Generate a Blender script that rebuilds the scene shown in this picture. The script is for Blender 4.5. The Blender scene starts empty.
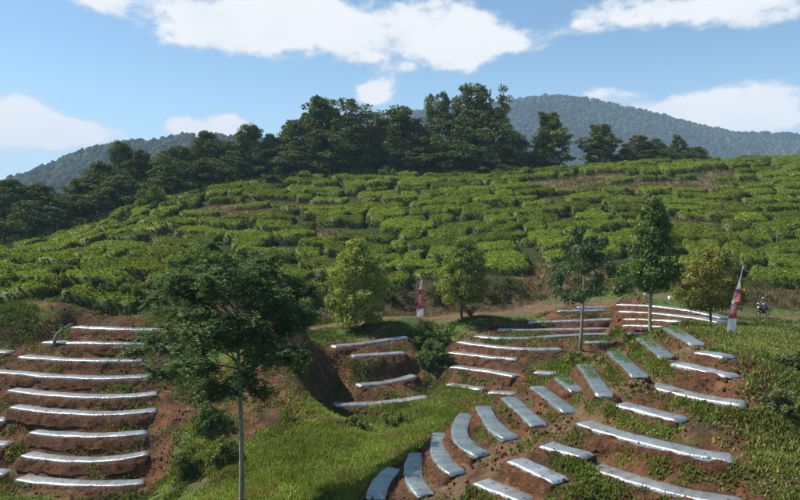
import bpy, math
import numpy as np
from mathutils import Vector

rng = np.random.default_rng(11)
R = math.radians
scene = bpy.context.scene
col = scene.collection

# ------------------------------------------------------------------ camera
F = 693.0            # focal length in photo pixels (photo 800 wide)
HY = 235.0           # photo row of the horizon
CZ = 12.0            # eye height above the valley floor datum
cam_d = bpy.data.cameras.new('camera')
cam = bpy.data.objects.new('camera', cam_d); col.objects.link(cam)
cam.location = (0, 0, CZ); cam.rotation_euler = (R(90), 0, 0)
cam_d.sensor_width = 36; cam_d.lens = F / 800 * 36
cam_d.shift_y = -(250 - HY) / 800
cam_d.clip_start = .1; cam_d.clip_end = 12000
scene.camera = cam

# ------------------------------------------------------------------ sun and sky
SUN_EL, SUN_AZ = R(51), math.atan2(-.92, .22)       # from the left, a little beyond the hill
sdir = Vector((math.cos(SUN_EL) * math.sin(SUN_AZ), math.cos(SUN_EL) * math.cos(SUN_AZ), math.sin(SUN_EL)))
sun_d = bpy.data.lights.new('sun', 'SUN'); sun_d.energy = 5.0; sun_d.angle = R(.55); sun_d.color = (1, .94, .84)
sun = bpy.data.objects.new('sun', sun_d); col.objects.link(sun)
sun.rotation_euler = sdir.to_track_quat('Z', 'Y').to_euler(); sun.location = (-60, 40, 90)

world = bpy.data.worlds.new('World'); scene.world = world; world.use_nodes = True
nt = world.node_tree; nt.nodes.clear()
def N(tree, t, **kw):
    n = tree.nodes.new(t)
    for k, v in kw.items():
        if k == 'inp':
            for i, x in v.items(): n.inputs[i].default_value = x
        else: setattr(n, k, v)
    return n
def lk(tree, a, b): tree.links.new(a, b)
def M(tree, op, a, b=None, c=None, clamp=False):
    n = tree.nodes.new('ShaderNodeMath'); n.operation = op; n.use_clamp = clamp
    for i, x in enumerate((a, b, c)):
        if x is None: continue
        if isinstance(x, (int, float)): n.inputs[i].default_value = x
        else: tree.links.new(x, n.inputs[i])
    return n.outputs[0]
def MR(tree, v, a, b, c=0., d=1., smooth=True):
    n = tree.nodes.new('ShaderNodeMapRange'); n.interpolation_type = 'SMOOTHSTEP' if smooth else 'LINEAR'
    tree.links.new(v, n.inputs[0])
    for i, x in zip((1, 2, 3, 4), (a, b, c, d)): n.inputs[i].default_value = x
    return n.outputs[0]
def MIX(tree, f, a, b, mode='MIX'):
    n = tree.nodes.new('ShaderNodeMix'); n.data_type = 'RGBA'; n.blend_type = mode
    for s, x in ((n.inputs[0], f), (n.inputs[6], a), (n.inputs[7], b)):
        if isinstance(x, (int, float)): s.default_value = x
        elif isinstance(x, tuple): s.default_value = (*x[:3], 1)
        else: tree.links.new(x, s)
    return n.outputs[2]

sky = N(nt, 'ShaderNodeTexSky', sky_type='NISHITA', sun_disc=False, sun_elevation=SUN_EL, sun_rotation=SUN_AZ % (2 * math.pi),
        altitude=900, air_density=1.0, dust_density=.5, ozone_density=1.0)
tc = N(nt, 'ShaderNodeTexCoord')
sx = N(nt, 'ShaderNodeSeparateXYZ'); lk(nt, tc.outputs['Generated'], sx.inputs[0])
az = M(nt, 'ARCTAN2', sx.outputs[0], sx.outputs[1])
el = M(nt, 'ARCSINE', sx.outputs[2])
# cloud banks: centre and half size given in photo pixels, turned into azimuth / elevation
CL = [(330, 20, 185, 34, .9), (235, 36, 95, 24, .5), (470, 46, 90, 22, .75), (20, 118, 38, 26, 1.0), (85, 133, 42, 13, .65),
      (25, 165, 90, 28, .4), (374, 92, 20, 13, .85), (232, 126, 22, 13, .95), (180, 124, 20, 12, .85), (96, 3, 28, 13, .55),
      (640, 14, 58, 20, .66), (765, 8, 62, 24, .75), (735, 104, 70, 26, .85), (690, 118, 70, 20, .45), (590, 94, 40, 8, .6), (795, 125, 60, 26, .5)]
nz_v = N(nt, 'ShaderNodeCombineXYZ'); lk(nt, az, nz_v.inputs[0]); lk(nt, M(nt, 'MULTIPLY', el, 1.7), nz_v.inputs[1])
def fbm(scale, detail, rough, off=0.):
    n = N(nt, 'ShaderNodeTexNoise', noise_dimensions='3D', inp={'Scale': scale, 'Detail': detail, 'Roughness': rough})
    v = N(nt, 'ShaderNodeVectorMath', operation='ADD'); v.inputs[1].default_value = (off, off * .7, off * .3 + 2.3)
    lk(nt, nz_v.outputs[0], v.inputs[0]); lk(nt, v.outputs[0], n.inputs['Vector'])
    return n.outputs[0]
n1 = fbm(7, 9, .58); n2 = fbm(17, 7, .6, 4.)
tot = None
for (px, py, rx, ry, amp) in CL:
    a0 = math.atan2(px - 400, F); e0 = math.atan2(HY - py, math.hypot(F, px - 400))
    da = M(nt, 'MULTIPLY', M(nt, 'SUBTRACT', az, a0), F / rx); de = M(nt, 'MULTIPLY', M(nt, 'SUBTRACT', el, e0), F / ry)
    q = M(nt, 'ADD', M(nt, 'MULTIPLY', da, da), M(nt, 'MULTIPLY', de, de))
    g = M(nt, 'MULTIPLY', M(nt, 'EXPONENT', M(nt, 'MULTIPLY', q, -.9)), amp)
    tot = g if tot is None else M(nt, 'ADD', tot, g)
# outside the view the same broken cumulus goes on
out = M(nt, 'MAXIMUM', MR(nt, M(nt, 'ABSOLUTE', az), .56, .75), MR(nt, el, .33, .5))
field = M(nt, 'MULTIPLY', MR(nt, fbm(2.6, 3, .5, 9.), .47, .66), M(nt, 'MULTIPLY', out, .55))
tot = M(nt, 'ADD', tot, field)
dens = M(nt, 'ADD', M(nt, 'MULTIPLY', tot, .95), M(nt, 'ADD', M(nt, 'MULTIPLY', M(nt, 'SUBTRACT', n1, .5), 1.7), M(nt, 'MULTIPLY', M(nt, 'SUBTRACT', n2, .5), .9)))
mask = M(nt, 'MULTIPLY', MR(nt, dens, .39, .70), MR(nt, tot, .10, .36))
lit = M(nt, 'ADD', MR(nt, dens, .36, .78), M(nt, 'MULTIPLY', M(nt, 'SUBTRACT', fbm(11, 6, .6, 1.5), .5), 1.3), clamp=True)
ccol = MIX(nt, lit, (4.7, 5.3, 5.9), (7.5, 7.5, 7.5))
mist = MR(nt, el, .30, -.02, 0, .55)
skyc = MIX(nt, mist, MIX(nt, 1., sky.outputs[0], (.98, 1.17, 1.17), 'MULTIPLY'), (5.0, 6.7, 7.6))
bgc = MIX(nt, mask, skyc, ccol)
bg = N(nt, 'ShaderNodeBackground', inp={'Strength': .081}); lk(nt, bgc, bg.inputs[0])
wo = N(nt, 'ShaderNodeOutputWorld'); lk(nt, bg.outputs[0], wo.inputs[0])

scene.view_settings.view_transform = 'Standard'; scene.view_settings.look = 'None'
scene.view_settings.gamma = 1; scene.view_settings.exposure = .75
scene.cycles.use_denoising = True
scene.cycles.max_bounces = 6; scene.cycles.transparent_max_bounces = 6
scene.cycles.volume_bounces = 0

# ------------------------------------------------------------------ helpers
def W(px, py, D):                       # photo pixel at forward distance D -> world point
    return np.array([(px - 400) / F * D, D, CZ - (py - HY) / F * D])

def h3(ix, iy, iz):
    n = (ix * 374761393 + iy * 668265263 + iz * 2147483647 + 1274126177) & 0xFFFFFFFF
    n = ((n ^ (n >> 13)) * 1274126177) & 0xFFFFFFFF
    n = ((n ^ (n >> 16)) * 2246822519) & 0xFFFFFFFF
    return ((n ^ (n >> 15)) & 0xFFFF) / 65535.0 * 2 - 1
def vnoise(x, y, z=0.):
    x, y, z = np.broadcast_arrays(np.asarray(x, float), np.asarray(y, float), np.asarray(z, float))
    xi, yi, zi = (np.floor(a).astype(np.int64) for a in (x, y, z))
    fx, fy, fz = x - xi, y - yi, z - zi
    fx, fy, fz = (a * a * (3 - 2 * a) for a in (fx, fy, fz))
    o = 0
    for a in (0, 1):
        for b in (0, 1):
            for c in (0, 1):
                w = (fx if a else 1 - fx) * (fy if b else 1 - fy) * (fz if c else 1 - fz)
                o = o + w * h3(xi + a, yi + b, zi + c)
    return o
def fnoise(x, y, z=0., o=4, g=.5):
    s = 0; a = 1; t = 0
    for i in range(o):
        s = s + a * vnoise(np.asarray(x) * 2 ** i + 17 * i, np.asarray(y) * 2 ** i - 9 * i, np.asarray(z) * 2 ** i); t += a; a *= g
    return s / t
def sstep(a, b, x):
    t = np.clip((x - a) / (b - a), 0, 1); return t * t * (3 - 2 * t)

def make_mesh(name, V, Q=None, T=None, mat=None, C=None, smooth=False):
    V = np.asarray(V, np.float32)
    Q = np.zeros((0, 4), np.int32) if Q is None else np.asarray(Q, np.int32)
    T = np.zeros((0, 3), np.int32) if T is None else np.asarray(T, np.int32)
    me = bpy.data.meshes.new(name)
    me.vertices.add(len(V)); me.vertices.foreach_set('co', V.ravel())
    me.loops.add(Q.size + T.size); me.loops.foreach_set('vertex_index', np.concatenate([Q.ravel(), T.ravel()]))
    me.polygons.add(len(Q) + len(T))
    me.polygons.foreach_set('loop_start', np.concatenate([np.arange(len(Q)) * 4, Q.size + np.arange(len(T)) * 3]).astype(np.int32))
    me.update(calc_edges=True)
    me.polygons.foreach_set('use_smooth', np.full(len(me.polygons), smooth))
    if C is not None:
        C = np.asarray(C, np.float32)
        at = me.color_attributes.new('Col', 'FLOAT_COLOR', 'POINT')
        at.data.foreach_set('color', np.concatenate([C, np.ones((len(C), 1), np.float32)], 1).ravel())
    if mat: me.materials.append(mat)
    me.validate(); return me
def link(name, me, parent=None, loc=None):
    o = bpy.data.objects.new(name, me); col.objects.link(o)
    if parent is not None: o.parent = parent
    if loc is not None: o.location = loc
    return o
def tag(o, label=None, cat=None, group=None, kind=None):
    for k, v in (('label', label), ('category', cat), ('group', group), ('kind', kind)):
        if v: o[k] = v
    return o
def empty(name, loc):
    o = bpy.data.objects.new(name, None); col.objects.link(o); o.location = loc; o.empty_display_size = .2; return o

class MB:                               # collects pieces of one mesh
    def __init__(s): s.V = []; s.Q = []; s.T = []; s.C = []; s.n = 0
    def add(s, V, Q=None, T=None, C=None):
        V = np.asarray(V, float)
        s.V.append(V)
        if Q is not None and len(Q): s.Q.append(np.asarray(Q) + s.n)
        if T is not None and len(T): s.T.append(np.asarray(T) + s.n)
        c = np.ones((len(V), 3)) if C is None else np.broadcast_to(np.asarray(C, float), (len(V), 3))
        s.C.append(c); s.n += len(V)
    def tube(s, P, rad, k=7, C=None, cap=True):
        P = np.asarray(P, float); rad = np.broadcast_to(np.asarray(rad, float), (len(P),))
        t = np.gradient(P, axis=0); t /= np.linalg.norm(t, axis=1, keepdims=True) + 1e-9
        ref = np.array([1., 0, 0]) if abs(t[0, 0]) < .8 else np.array([0, 1., 0])
        a = np.cross(t, ref); a /= np.linalg.norm(a, axis=1, keepdims=True); b = np.cross(t, a)
        th = np.arange(k) / k * 2 * math.pi
        V = P[:, None] + rad[:, None, None] * (np.cos(th)[None, :, None] * a[:, None] + np.sin(th)[None, :, None] * b[:, None])
        V = V.reshape(-1, 3); i = np.arange(len(P) - 1)[:, None] * k; j = np.arange(k)[None]; j2 = (j + 1) % k
        Q = np.stack([i + j, i + j2, i + k + j2, i + k + j], -1).reshape(-1, 4)
        T = None
        if cap:
            e = len(V); V = np.concatenate([V, P[[0, -1]]]); L = (len(P) - 1) * k; jj = np.arange(k); jn = (jj + 1) % k
            T = np.concatenate([np.stack([jn, jj, np.full(k, e)], 1), np.stack([L + jj, L + jn, np.full(k, e + 1)], 1)])
        s.add(V, Q, T, C)
    def box(s, c, size, C=None, M3=None):
        c = np.asarray(c, float); h = np.asarray(size, float) / 2
        g = np.array([[x, y, z] for x in (-1, 1) for y in (-1, 1) for z in (-1, 1)]) * h
        if M3 is not None: g = g @ np.asarray(M3).T
        s.add(g + c, [[0, 1, 3, 2], [4, 6, 7, 5], [0, 4, 5, 1], [2, 3, 7, 6], [0, 2, 6, 4], [1, 5, 7, 3]], None, C)
    def ball(s, c, r, C=None, nu=10, nv=7):
        r = np.broadcast_to(np.asarray(r, float), (3,)); u = np.arange(nu) / nu * 2 * math.pi; v = (np.arange(nv) + 1) / (nv + 1) * math.pi
        P = np.stack([np.sin(v)[:, None] * np.cos(u), np.sin(v)[:, None] * np.sin(u), np.cos(v)[:, None] + 0 * u], -1).reshape(-1, 3)
        P = np.concatenate([P, [[0, 0, 1], [0, 0, -1]]]); i = np.arange(nv - 1)[:, None] * nu; j = np.arange(nu)[None]; jn = (j + 1) % nu
        Q = np.stack([i + j, i + nu + j, i + nu + jn, i + jn], -1).reshape(-1, 4); j = np.arange(nu); jn = (j + 1) % nu; L = (nv - 1) * nu
        T = np.concatenate([np.stack([j, jn, np.full(nu, len(P) - 2)], 1), np.stack([L + jn, L + j, np.full(nu, len(P) - 1)], 1)])
        s.add(P * r + np.asarray(c, float), Q, T, C)
    def leaves(s, P, Nrm, L, Wd, rg, C=None, axis=None, fold=.12):
        P = np.asarray(P, float); n = len(P)
        Nrm = Nrm / (np.linalg.norm(Nrm, axis=1, keepdims=True) + 1e-9)
        ax = rg.normal(size=(n, 3)) if axis is None else np.asarray(axis, float)
        ax = ax - Nrm * (ax * Nrm).sum(1, keepdims=True); ax /= np.linalg.norm(ax, axis=1, keepdims=True) + 1e-9
        sd = np.cross(Nrm, ax); L = np.broadcast_to(np.asarray(L, float), (n,))[:, None]; Wd = np.broadcast_to(np.asarray(Wd, float), (n,))[:, None]
        V = np.stack([P, P + ax * L * .5 + sd * Wd * .5 + Nrm * L * fold, P + ax * L, P + ax * L * .5 - sd * Wd * .5 + Nrm * L * fold], 1).reshape(-1, 3)
        Q = np.arange(4 * n).reshape(-1, 4)
        if C is not None: C = np.repeat(np.broadcast_to(np.asarray(C, float), (n, 3)), 4, 0)
        s.add(V, Q, None, C)
    def mesh(s, name, mat, smooth=False):
        return make_mesh(name, np.concatenate(s.V), np.concatenate(s.Q) if s.Q else None, np.concatenate(s.T) if s.T else None, mat, np.concatenate(s.C), smooth)

# ------------------------------------------------------------------ materials (Col = the thing's own colour, vertex by vertex)
def mat_base(name):
    m = bpy.data.materials.new(name); m.use_nodes = True; t = m.node_tree; t.nodes.clear()
    return m, t, N(t, 'ShaderNodeOutputMaterial')
def noise(t, scale, detail=4, rough=.55, obj=True):
    n = N(t, 'ShaderNodeTexNoise', inp={'Scale': scale, 'Detail': detail, 'Roughness': rough})
    c = N(t, 'ShaderNodeTexCoord'); lk(t, c.outputs['Object'], n.inputs['Vector']); return n.outputs[0]
def leaf_mat(name, trans=.35, tint=(1.25, 1.2, .55), gloss=.04, nscale=None):
    m, t, o = mat_base(name)
    a = N(t, 'ShaderNodeAttribute', attribute_name='Col').outputs['Color']
    if nscale:
        v = MR(t, noise(t, nscale, 5), .3, .7, .72, 1.3, False)
        cx = N(t, 'ShaderNodeCombineXYZ'); [lk(t, v, cx.inputs[i]) for i in range(3)]
        a = MIX(t, 1., a, cx.outputs[0], 'MULTIPLY')
    d = N(t, 'ShaderNodeBsdfDiffuse'); lk(t, a, d.inputs[0])
    tr = N(t, 'ShaderNodeBsdfTranslucent'); lk(t, MIX(t, 1., a, tint, 'MULTIPLY'), tr.inputs[0])
    mx = N(t, 'ShaderNodeMixShader', inp={0: trans}); lk(t, d.outputs[0], mx.inputs[1]); lk(t, tr.outputs[0], mx.inputs[2])
    g = N(t, 'ShaderNodeBsdfGlossy', inp={'Roughness': .5, 'Color': (.5, .55, .4, 1)}); m2 = N(t, 'ShaderNodeMixShader', inp={0: gloss})
    lk(t, mx.outputs[0], m2.inputs[1]); lk(t, g.outputs[0], m2.inputs[2]); lk(t, m2.outputs[0], o.inputs[0]); return m
def prin(name, rough=.8, metal=0., spec=.3, bump=None, nvar=None, color=None):
    m, t, o = mat_base(name)
    if color is None: a = N(t, 'ShaderNodeAttribute', attribute_name='Col').outputs['Color']
    else: r = N(t, 'ShaderNodeRGB'); r.outputs[0].default_value = (*color, 1); a = r.outputs[0]
    if nvar:
        v = MR(t, noise(t, nvar[0], 6, .62), .3, .7, 1 - nvar[1], 1 + nvar[1], False)
        cx = N(t, 'ShaderNodeCombineXYZ'); [lk(t, v, cx.inputs[i]) for i in range(3)]
        a = MIX(t, 1., a, cx.outputs[0], 'MULTIPLY')
    p = N(t, 'ShaderNodeBsdfPrincipled', inp={'Roughness': rough, 'Metallic': metal, 'Specular IOR Level': spec}); lk(t, a, p.inputs['Base Color'])
    if bump:
        b = N(t, 'ShaderNodeBump', inp={'Strength': bump[1], 'Distance': bump[2]}); lk(t, noise(t, bump[0], 6, .65), b.inputs['Height']); lk(t, b.outputs[0], p.inputs['Normal'])
    lk(t, p.outputs[0], o.inputs[0]); return m
M_ground = prin('ground', .95, 0, .1, (4.5, 1., .22), (2.2, .4))
M_far = prin('far_forest_floor', 1, 0, .05)
M_tea = leaf_mat('tea_leaf', .3, (1.3, 1.2, .5), .012, None)
M_teabody = leaf_mat('tea_canopy', .0, (1, 1, 1), .02, 1.3)
M_leaf = leaf_mat('tree_leaf', .34, (1.3, 1.2, .5), .04)
M_dark = leaf_mat('forest_leaf', .22, (1.2, 1.15, .6), .03)
M_weed = leaf_mat('weed_leaf', .35, (1.25, 1.2, .5), .03)
M_canopy = leaf_mat('far_canopy', .0, (1, 1, 1), .0, .35)
M_bark = prin('bark', .9, 0, .2, (14, .8, .03), (7, .35))
M_soil = prin('bed_soil', .95, 0, .1, (9, 1., .16), (5, .55))
M_paint = prin('painted', .5, 0, .4)
M_cloth = leaf_mat('cloth', .3, (1, 1, 1), .0)

def plastic():
    m, t, o = mat_base('silver_plastic')
    a = N(t, 'ShaderNodeAttribute', attribute_name='Col').outputs['Color']
    n1_ = noise(t, 2.2, 5, .6); n2_ = noise(t, 13, 4, .6)
    dirt = MR(t, n1_, .48, .8, 0, .45)
    c = MIX(t, dirt, a, (.22, .15, .10))
    vo = N(t, 'ShaderNodeTexVoronoi', inp={'Scale': 2.6, 'Randomness': .45}); co = N(t, 'ShaderNodeTexCoord'); lk(t, co.outputs['Object'], vo.inputs['Vector'])
    c = MIX(t, MR(t, vo.outputs['Distance'], .17, .11, 0, .85), c, (.06, .07, .03))        # planting holes
    p = N(t, 'ShaderNodeBsdfPrincipled', inp={'Roughness': .33, 'Metallic': .7, 'Specular IOR Level': .5}); lk(t, c, p.inputs['Base Color'])
    b = N(t, 'ShaderNodeBump', inp={'Strength': .6, 'Distance': .05}); lk(t, M(t, 'ADD', n2_, M(t, 'MULTIPLY', n1_, 1.2)), b.inputs['Height']); lk(t, b.outputs[0], p.inputs['Normal'])
    lk(t, p.outputs[0], o.inputs[0]); return m
M_plastic = plastic()

# ------------------------------------------------------------------ the planting beds (photo pixels + forward distance of the first point)
BEDS = []
def bed(field, pts, D0, D1=None, w=.78): BEDS.append(dict(field=field, pts=pts, D0=D0, D1=D1, w=w))
for k, pts in enumerate(([(75, 327.6), (110, 329.5), (170, 331)], [(46, 343), (90, 344), (150, 345)], [(22, 357), (76, 361), (146, 361)],
               [(-30, 370), (15, 374), (60, 377.5), (152, 377)], [(12, 390), (60, 396), (158, 394.5)], [(14, 407), (72, 414), (157, 411)],
               [(34, 432), (80, 436.5), (148, 433)], [(26, 455), (72, 461), (149, 454)], [(20, 479), (80, 485), (145, 483)])):
    Dm = 47.8 - 1.5 * k; bed('left', pts, Dm, [Dm + .8, Dm, Dm + .45] if len(pts) == 3 else [Dm + 1.5, Dm + .5, Dm, Dm + .45], .84)
for pts, D in (([(-45, 350), (12, 353)], 46), ([(-45, 419), (10, 421)], 40.6), ([(-45, 442), (11, 445)], 39), ([(-45, 469), (9, 474)], 37.4)): bed('edge', pts, D, [D + .5, D])
bed('hollow', [(332, 347.5), (380, 342), (407, 337.5)], 50, 53.2, .8)
bed('hollow', [(351, 357), (405, 353.5)], 49.3, 50.6, .75)
bed('hollow', [(357, 386), (377, 384.5), (416, 376)], 47, 49.3, .8)
bed('hollow', [(333, 405.5), (380, 404), (428, 397.5)], 44.8, 46.5, .8)
bed('centre', [(557, 312), (606, 311)], 59, 58.8, .7)
bed('centre', [(576, 308.3), (604, 308.3)], 60.4, None, .7)
bed('centre', [(528, 323.5), (565, 322), (613, 320)], 57, 56.6, .75)
bed('centre', [(497, 330.5), (560, 330.5), (611, 329)], 55.2, None, .75)
bed('centre', [(477, 336.5), (512, 339.5), (560, 337), (611, 335.5)], 53.8, None, .8)
bed('centre', [(459, 342.5), (500, 348), (562, 350)], 52.6, None, .8)
bed('centre', [(450, 353), (485, 357), (518, 360)], 51.2, None, .8)
bed('centre', [(451, 367.4), (485, 371.5), (517, 377)], 49.4, None, .8)
bed('centre', [(447, 385), (484, 390.5)], 47.2, None, .75)
bed('centre', [(488, 393), (518, 395)], 45.4, None, .7)
bed('centre', [(534, 373), (571, 375.5)], 46.5, None, .75)
bed('centre', [(585, 343.5), (611, 343.5)], 50.5, None, .75)
bed('right', [(618, 305.3), (667, 308), (726, 319)], 56.5, 49.4, .95)
bed('right', [(620, 312), (667, 315), (723, 323)], 55, 48, .95)
bed('right', [(625, 319.5), (680, 322), (728, 326.5)], 53.6, 46.8, .95)
bed('right', [(624, 326), (668, 327)], 52.2, 50, .95)
bed('right', [(626, 334), (646, 334)], 50.7, 50.2, .9)
bed('right', [(737, 327), (800, 331)], 45.6, 44.6, .9)
for pts, D in (([(397, 470), (384, 481), (376, 500)], 26), ([(419, 455), (413, 472), (427, 497)], 26.9), ([(442, 434.5), (439.5, 452), (459, 475)], 27.9), ([(468, 415), (460, 428.6), (483, 456.6)], 29.5),
               ([(483, 408), (488, 419), (512, 440)], 29.5), ([(508, 399), (539, 427)], 30), ([(536, 388), (570, 413.6)], 30.5), ([(561, 379), (578, 393)], 30.5),
               ([(584, 366.5), (605, 397)], 31.5), ([(613, 353), (640, 378)], 32), ([(643, 339.5), (667, 358.5)], 33), ([(670, 329.5), (697, 346)], 34)):
    bed('crest', pts, D, None, .68)
for pts, D, D1 in (([(697, 353.5), (731, 359)], 28, None), ([(675, 365), (734, 378)], 27.5, None), ([(648, 385), (695, 397.4), (747, 406.4)], 26.8, None),
                   ([(618, 405.5), (684, 422.6)], 25.5, None), ([(581, 423.5), (648, 444), (735, 460.5)], 25, None), ([(543, 446), (589, 458)], 23.8, None),
                   ([(587, 464), (641, 484), (709, 500), (745, 507)], 23, None), ([(513, 461), (562, 483)], 23.3, None), ([(478, 483), (530, 503)], 22.8, None)):
    bed('slope', pts, D, D1, .72)

def bed_line(b):
    P = np.array(b['pts'], float); s = np.r_[0, np.cumsum(np.hypot(*np.diff(P, axis=0).T))]
    if b['D1'] is None: D = b['D0'] * (P[0, 1] - HY) / (P[:, 1] - HY)
    elif isinstance(b['D1'], list): D = np.array(b['D1'])
    else: D = b['D0'] + (b['D1'] - b['D0']) * s / s[-1]
    K = np.array([W(x, y, d) for (x, y), d in zip(P, D)])
    u = np.linspace(0, s[-1], 120)
    if len(K) > 2:                       # smooth curve through the points
        t = s; out = np.zeros((120, 3))
        A = np.polyfit(t, K, min(2, len(K) - 1) if len(K) < 4 else 3)
        out = sum(A[i][None] * (u[:, None] ** (len(A) - 1 - i)) for i in range(len(A)))
    else:
        out = K[0] + (K[1] - K[0]) * (u / s[-1])[:, None]
    d = np.r_[0, np.cumsum(np.linalg.norm(np.diff(out, axis=0), axis=1))]
    n = max(6, int(d[-1] / .16)); v = np.linspace(0, d[-1], n)
    return np.stack([np.interp(v, d, out[:, i]) for i in range(3)], 1)
for b in BEDS: b['line'] = bed_line(b)

# ------------------------------------------------------------------ terrain: control points read off the photograph
CP = [  # (px, py, forward distance)
 # dirt road
 (250, 330, 56), (250, 318, 62), (312, 331, 56), (312, 317, 63), (357, 331, 55.5), (357, 316, 63), (420, 324, 57.5), (420, 314, 63.5), (465, 321, 57.5), (465, 311, 63), (526, 315, 59.5), (530, 307, 62.5),
 (560, 303, 63), (600, 303, 62), (640, 300, 60), (690, 304, 57), (700, 311, 53), (763, 318, 56.5), (763, 313, 59.5), (830, 319, 56), (830, 313, 59), (930, 318, 55),
 # bank and the foot of the tea
 (312, 312, 63.6), (312, 296, 65.6), (357, 310, 64), (357, 292, 66), (420, 309, 64.4), (420, 290, 66.4), (465, 307, 64), (465, 290, 66), (510, 304, 64), (510, 288, 66), (545, 288, 67), (600, 280, 68), (640, 286, 65), (700, 293, 61), (763, 298, 62.5), (830, 298, 62),
 (330, 280, 72), (330, 250, 82), (330, 220, 96), (330, 200, 109), (330, 181, 124), (330, 185, 142),
 (430, 275, 73), (430, 248, 83), (430, 215, 98), (430, 195, 112), (430, 180, 126), (430, 186, 144),
 (550, 268, 71), (550, 240, 82), (550, 210, 98), (550, 190, 112), (550, 174, 127), (550, 180, 145),
 (620, 265, 71), (620, 235, 82), (620, 205, 98), (620, 185, 112), (620, 168, 128), (620, 174, 145),
 (700, 280, 65), (700, 262, 70), (700, 235, 81), (700, 210, 96), (700, 185, 112), (700, 166, 128), (700, 172, 146),
 (800, 280, 66.5), (800, 262, 71), (800, 235, 79), (800, 210, 95), (800, 185, 111), (800, 162, 128), (800, 168, 146),
 (930, 278, 66), (930, 235, 79), (930, 205, 97), (930, 162, 128), (930, 170, 148), (1100, 165, 130), (1100, 270, 66),
 (230, 306, 58), (230, 290, 62), (230, 268, 70), (230, 240, 84), (230, 212, 102), (230, 190, 118), (230, 196, 136),
 (150, 316, 51), (150, 300, 54.5), (150, 283, 60), (150, 258, 71), (150, 235, 84), (150, 216, 100), (150, 208, 110), (150, 216, 130),
 (70, 318, 48.5), (70, 304, 51), (60, 285, 57), (60, 262, 71), (60, 246, 86), (60, 240, 92), (60, 252, 112),
 (0, 318, 48), (0, 304, 51), (0, 285, 56), (0, 268, 68), (0, 258, 80), (0, 266, 100), (-120, 300, 52), (-120, 280, 62), (-120, 272, 80), (-120, 282, 100), (-300, 300, 70), (-300, 300, 100),
 # gully and valley floor
 (170, 400, 41.5), (200, 400, 42.5), (165, 440, 38.2), (165, 490, 34.5), (200, 450, 36.5), (210, 500, 31.5), (185, 350, 47.5), (220, 350, 48.5), (270, 400, 41.5), (255, 440, 37.6), (290, 440, 37.2), (300, 360, 45), (318, 352, 47), (313, 374, 45), (310, 395, 43.4), (300, 340, 50.5), (270, 340, 49.5), (340, 372, 48.6), (332, 392, 46.4),
 (325, 385, 47), (320, 405, 44.5), (350, 425, 41), (400, 430, 41.5), (440, 410, 43.5), (350, 450, 36.5), (300, 470, 33), (250, 500, 29.5), (330, 495, 29.5), (380, 445, 38), (430, 335, 57), (430, 360, 52.5), (430, 392, 48.6), (470, 402, 44),
 (500, 390, 45.3), (545, 362, 48), (575, 360, 48), (600, 352, 48.5),
 # behind the crest of the near knoll (unseen side falls to the valley)
 (385, 468, 29.5), (425, 455, 32.5), (470, 425, 34.5), (520, 404, 37), (570, 390, 38.5), (620, 365, 40), (660, 345, 42), (700, 332, 41.5),
 # top and right flank of the knoll
 (690, 324, 36), (729, 335, 34), (712, 328, 44), (770, 340, 34), (800, 345, 33), (850, 350, 32), (760, 360, 28.5), (800, 380, 26.5), (860, 400, 25), (765, 395, 25), (760, 430, 22.6), (790, 470, 20.6), (850, 480, 20), (780, 500, 19.3), (950, 480, 20),
 (450, 500, 22.6), (600, 520, 20), (500, 530, 19.5), (700, 530, 18.6), (420, 515, 23), (370, 510, 24.5), (340, 520, 25.5),
 # towards the camera, below the frame
 (100, 520, 33), (0, 500, 34), (-60, 480, 36), (100, 560, 27), (250, 560, 25), (400, 580, 20.5), (-100, 400, 41), (-120, 340, 46), (-200, 450, 38)]
P3 = [W(*c) for c in CP]
# the near hillside the camera stands on
for x in (-40, -20, -8, 0, 8, 20, 40):
    P3 += [np.array([x, 2., 10.1 + .02 * abs(x)]), np.array([x, -14., 14.]), np.array([x, 9., 5.6]), np.array([x, 14., 2.6])]
for x, y, z in ((-90, 40, 4), (-90, 90, 6), (-80, 120, 4), (-90, 160, 0), (90, 40, 8), (90, 60, 8), (110, 90, 16), (110, 130, 26), (110, 165, 22), (0, 170, 14), (0, 200, 6), (60, 175, 19), (60, 205, 10), (-50, 165, 8), (-50, 200, 0),
                (0, 260, -8), (-150, 100, -6), (-150, 200, -12), (160, 100, 16), (150, 220, 2), (-120, 0, 4), (120, 0, 10), (0, -60, 24)): P3.append(np.array([x, y, z], float))
for b in BEDS:
    L = b['line']; k = np.unique(np.linspace(0, len(L) - 1, max(2, min(5, int(len(L) / 10)))).astype(int)); P3 += [p + [0, 0, -.05] for p in L[k]]
P3 = np.array(P3)
def phi(d2): return -np.sqrt(d2 + 3.0)
d2 = ((P3[:, None, :2] - P3[None, :, :2]) ** 2).sum(-1); n = len(P3)
A = np.zeros((n + 3, n + 3)); A[:n, :n] = phi(d2) + np.eye(n) * .02; A[:n, n] = 1; A[:n, n + 1:] = P3[:, :2]; A[n:, :n] = A[:n, n:].T
Wt = np.linalg.solve(A, np.r_[P3[:, 2], 0, 0, 0])
def base_h(x, y):
    sh = x.shape; x = x.ravel(); y = y.ravel(); o = np.zeros(len(x))
    for i in range(0, len(x), 20000):
        s = slice(i, i + 20000)
        o[s] = phi((x[s, None] - P3[None, :, 0]) ** 2 + (y[s, None] - P3[None, :, 1]) ** 2) @ Wt[:n] + Wt[n] + Wt[n + 1] * x[s] + Wt[n + 2] * y[s]
    return o.reshape(sh)

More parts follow.
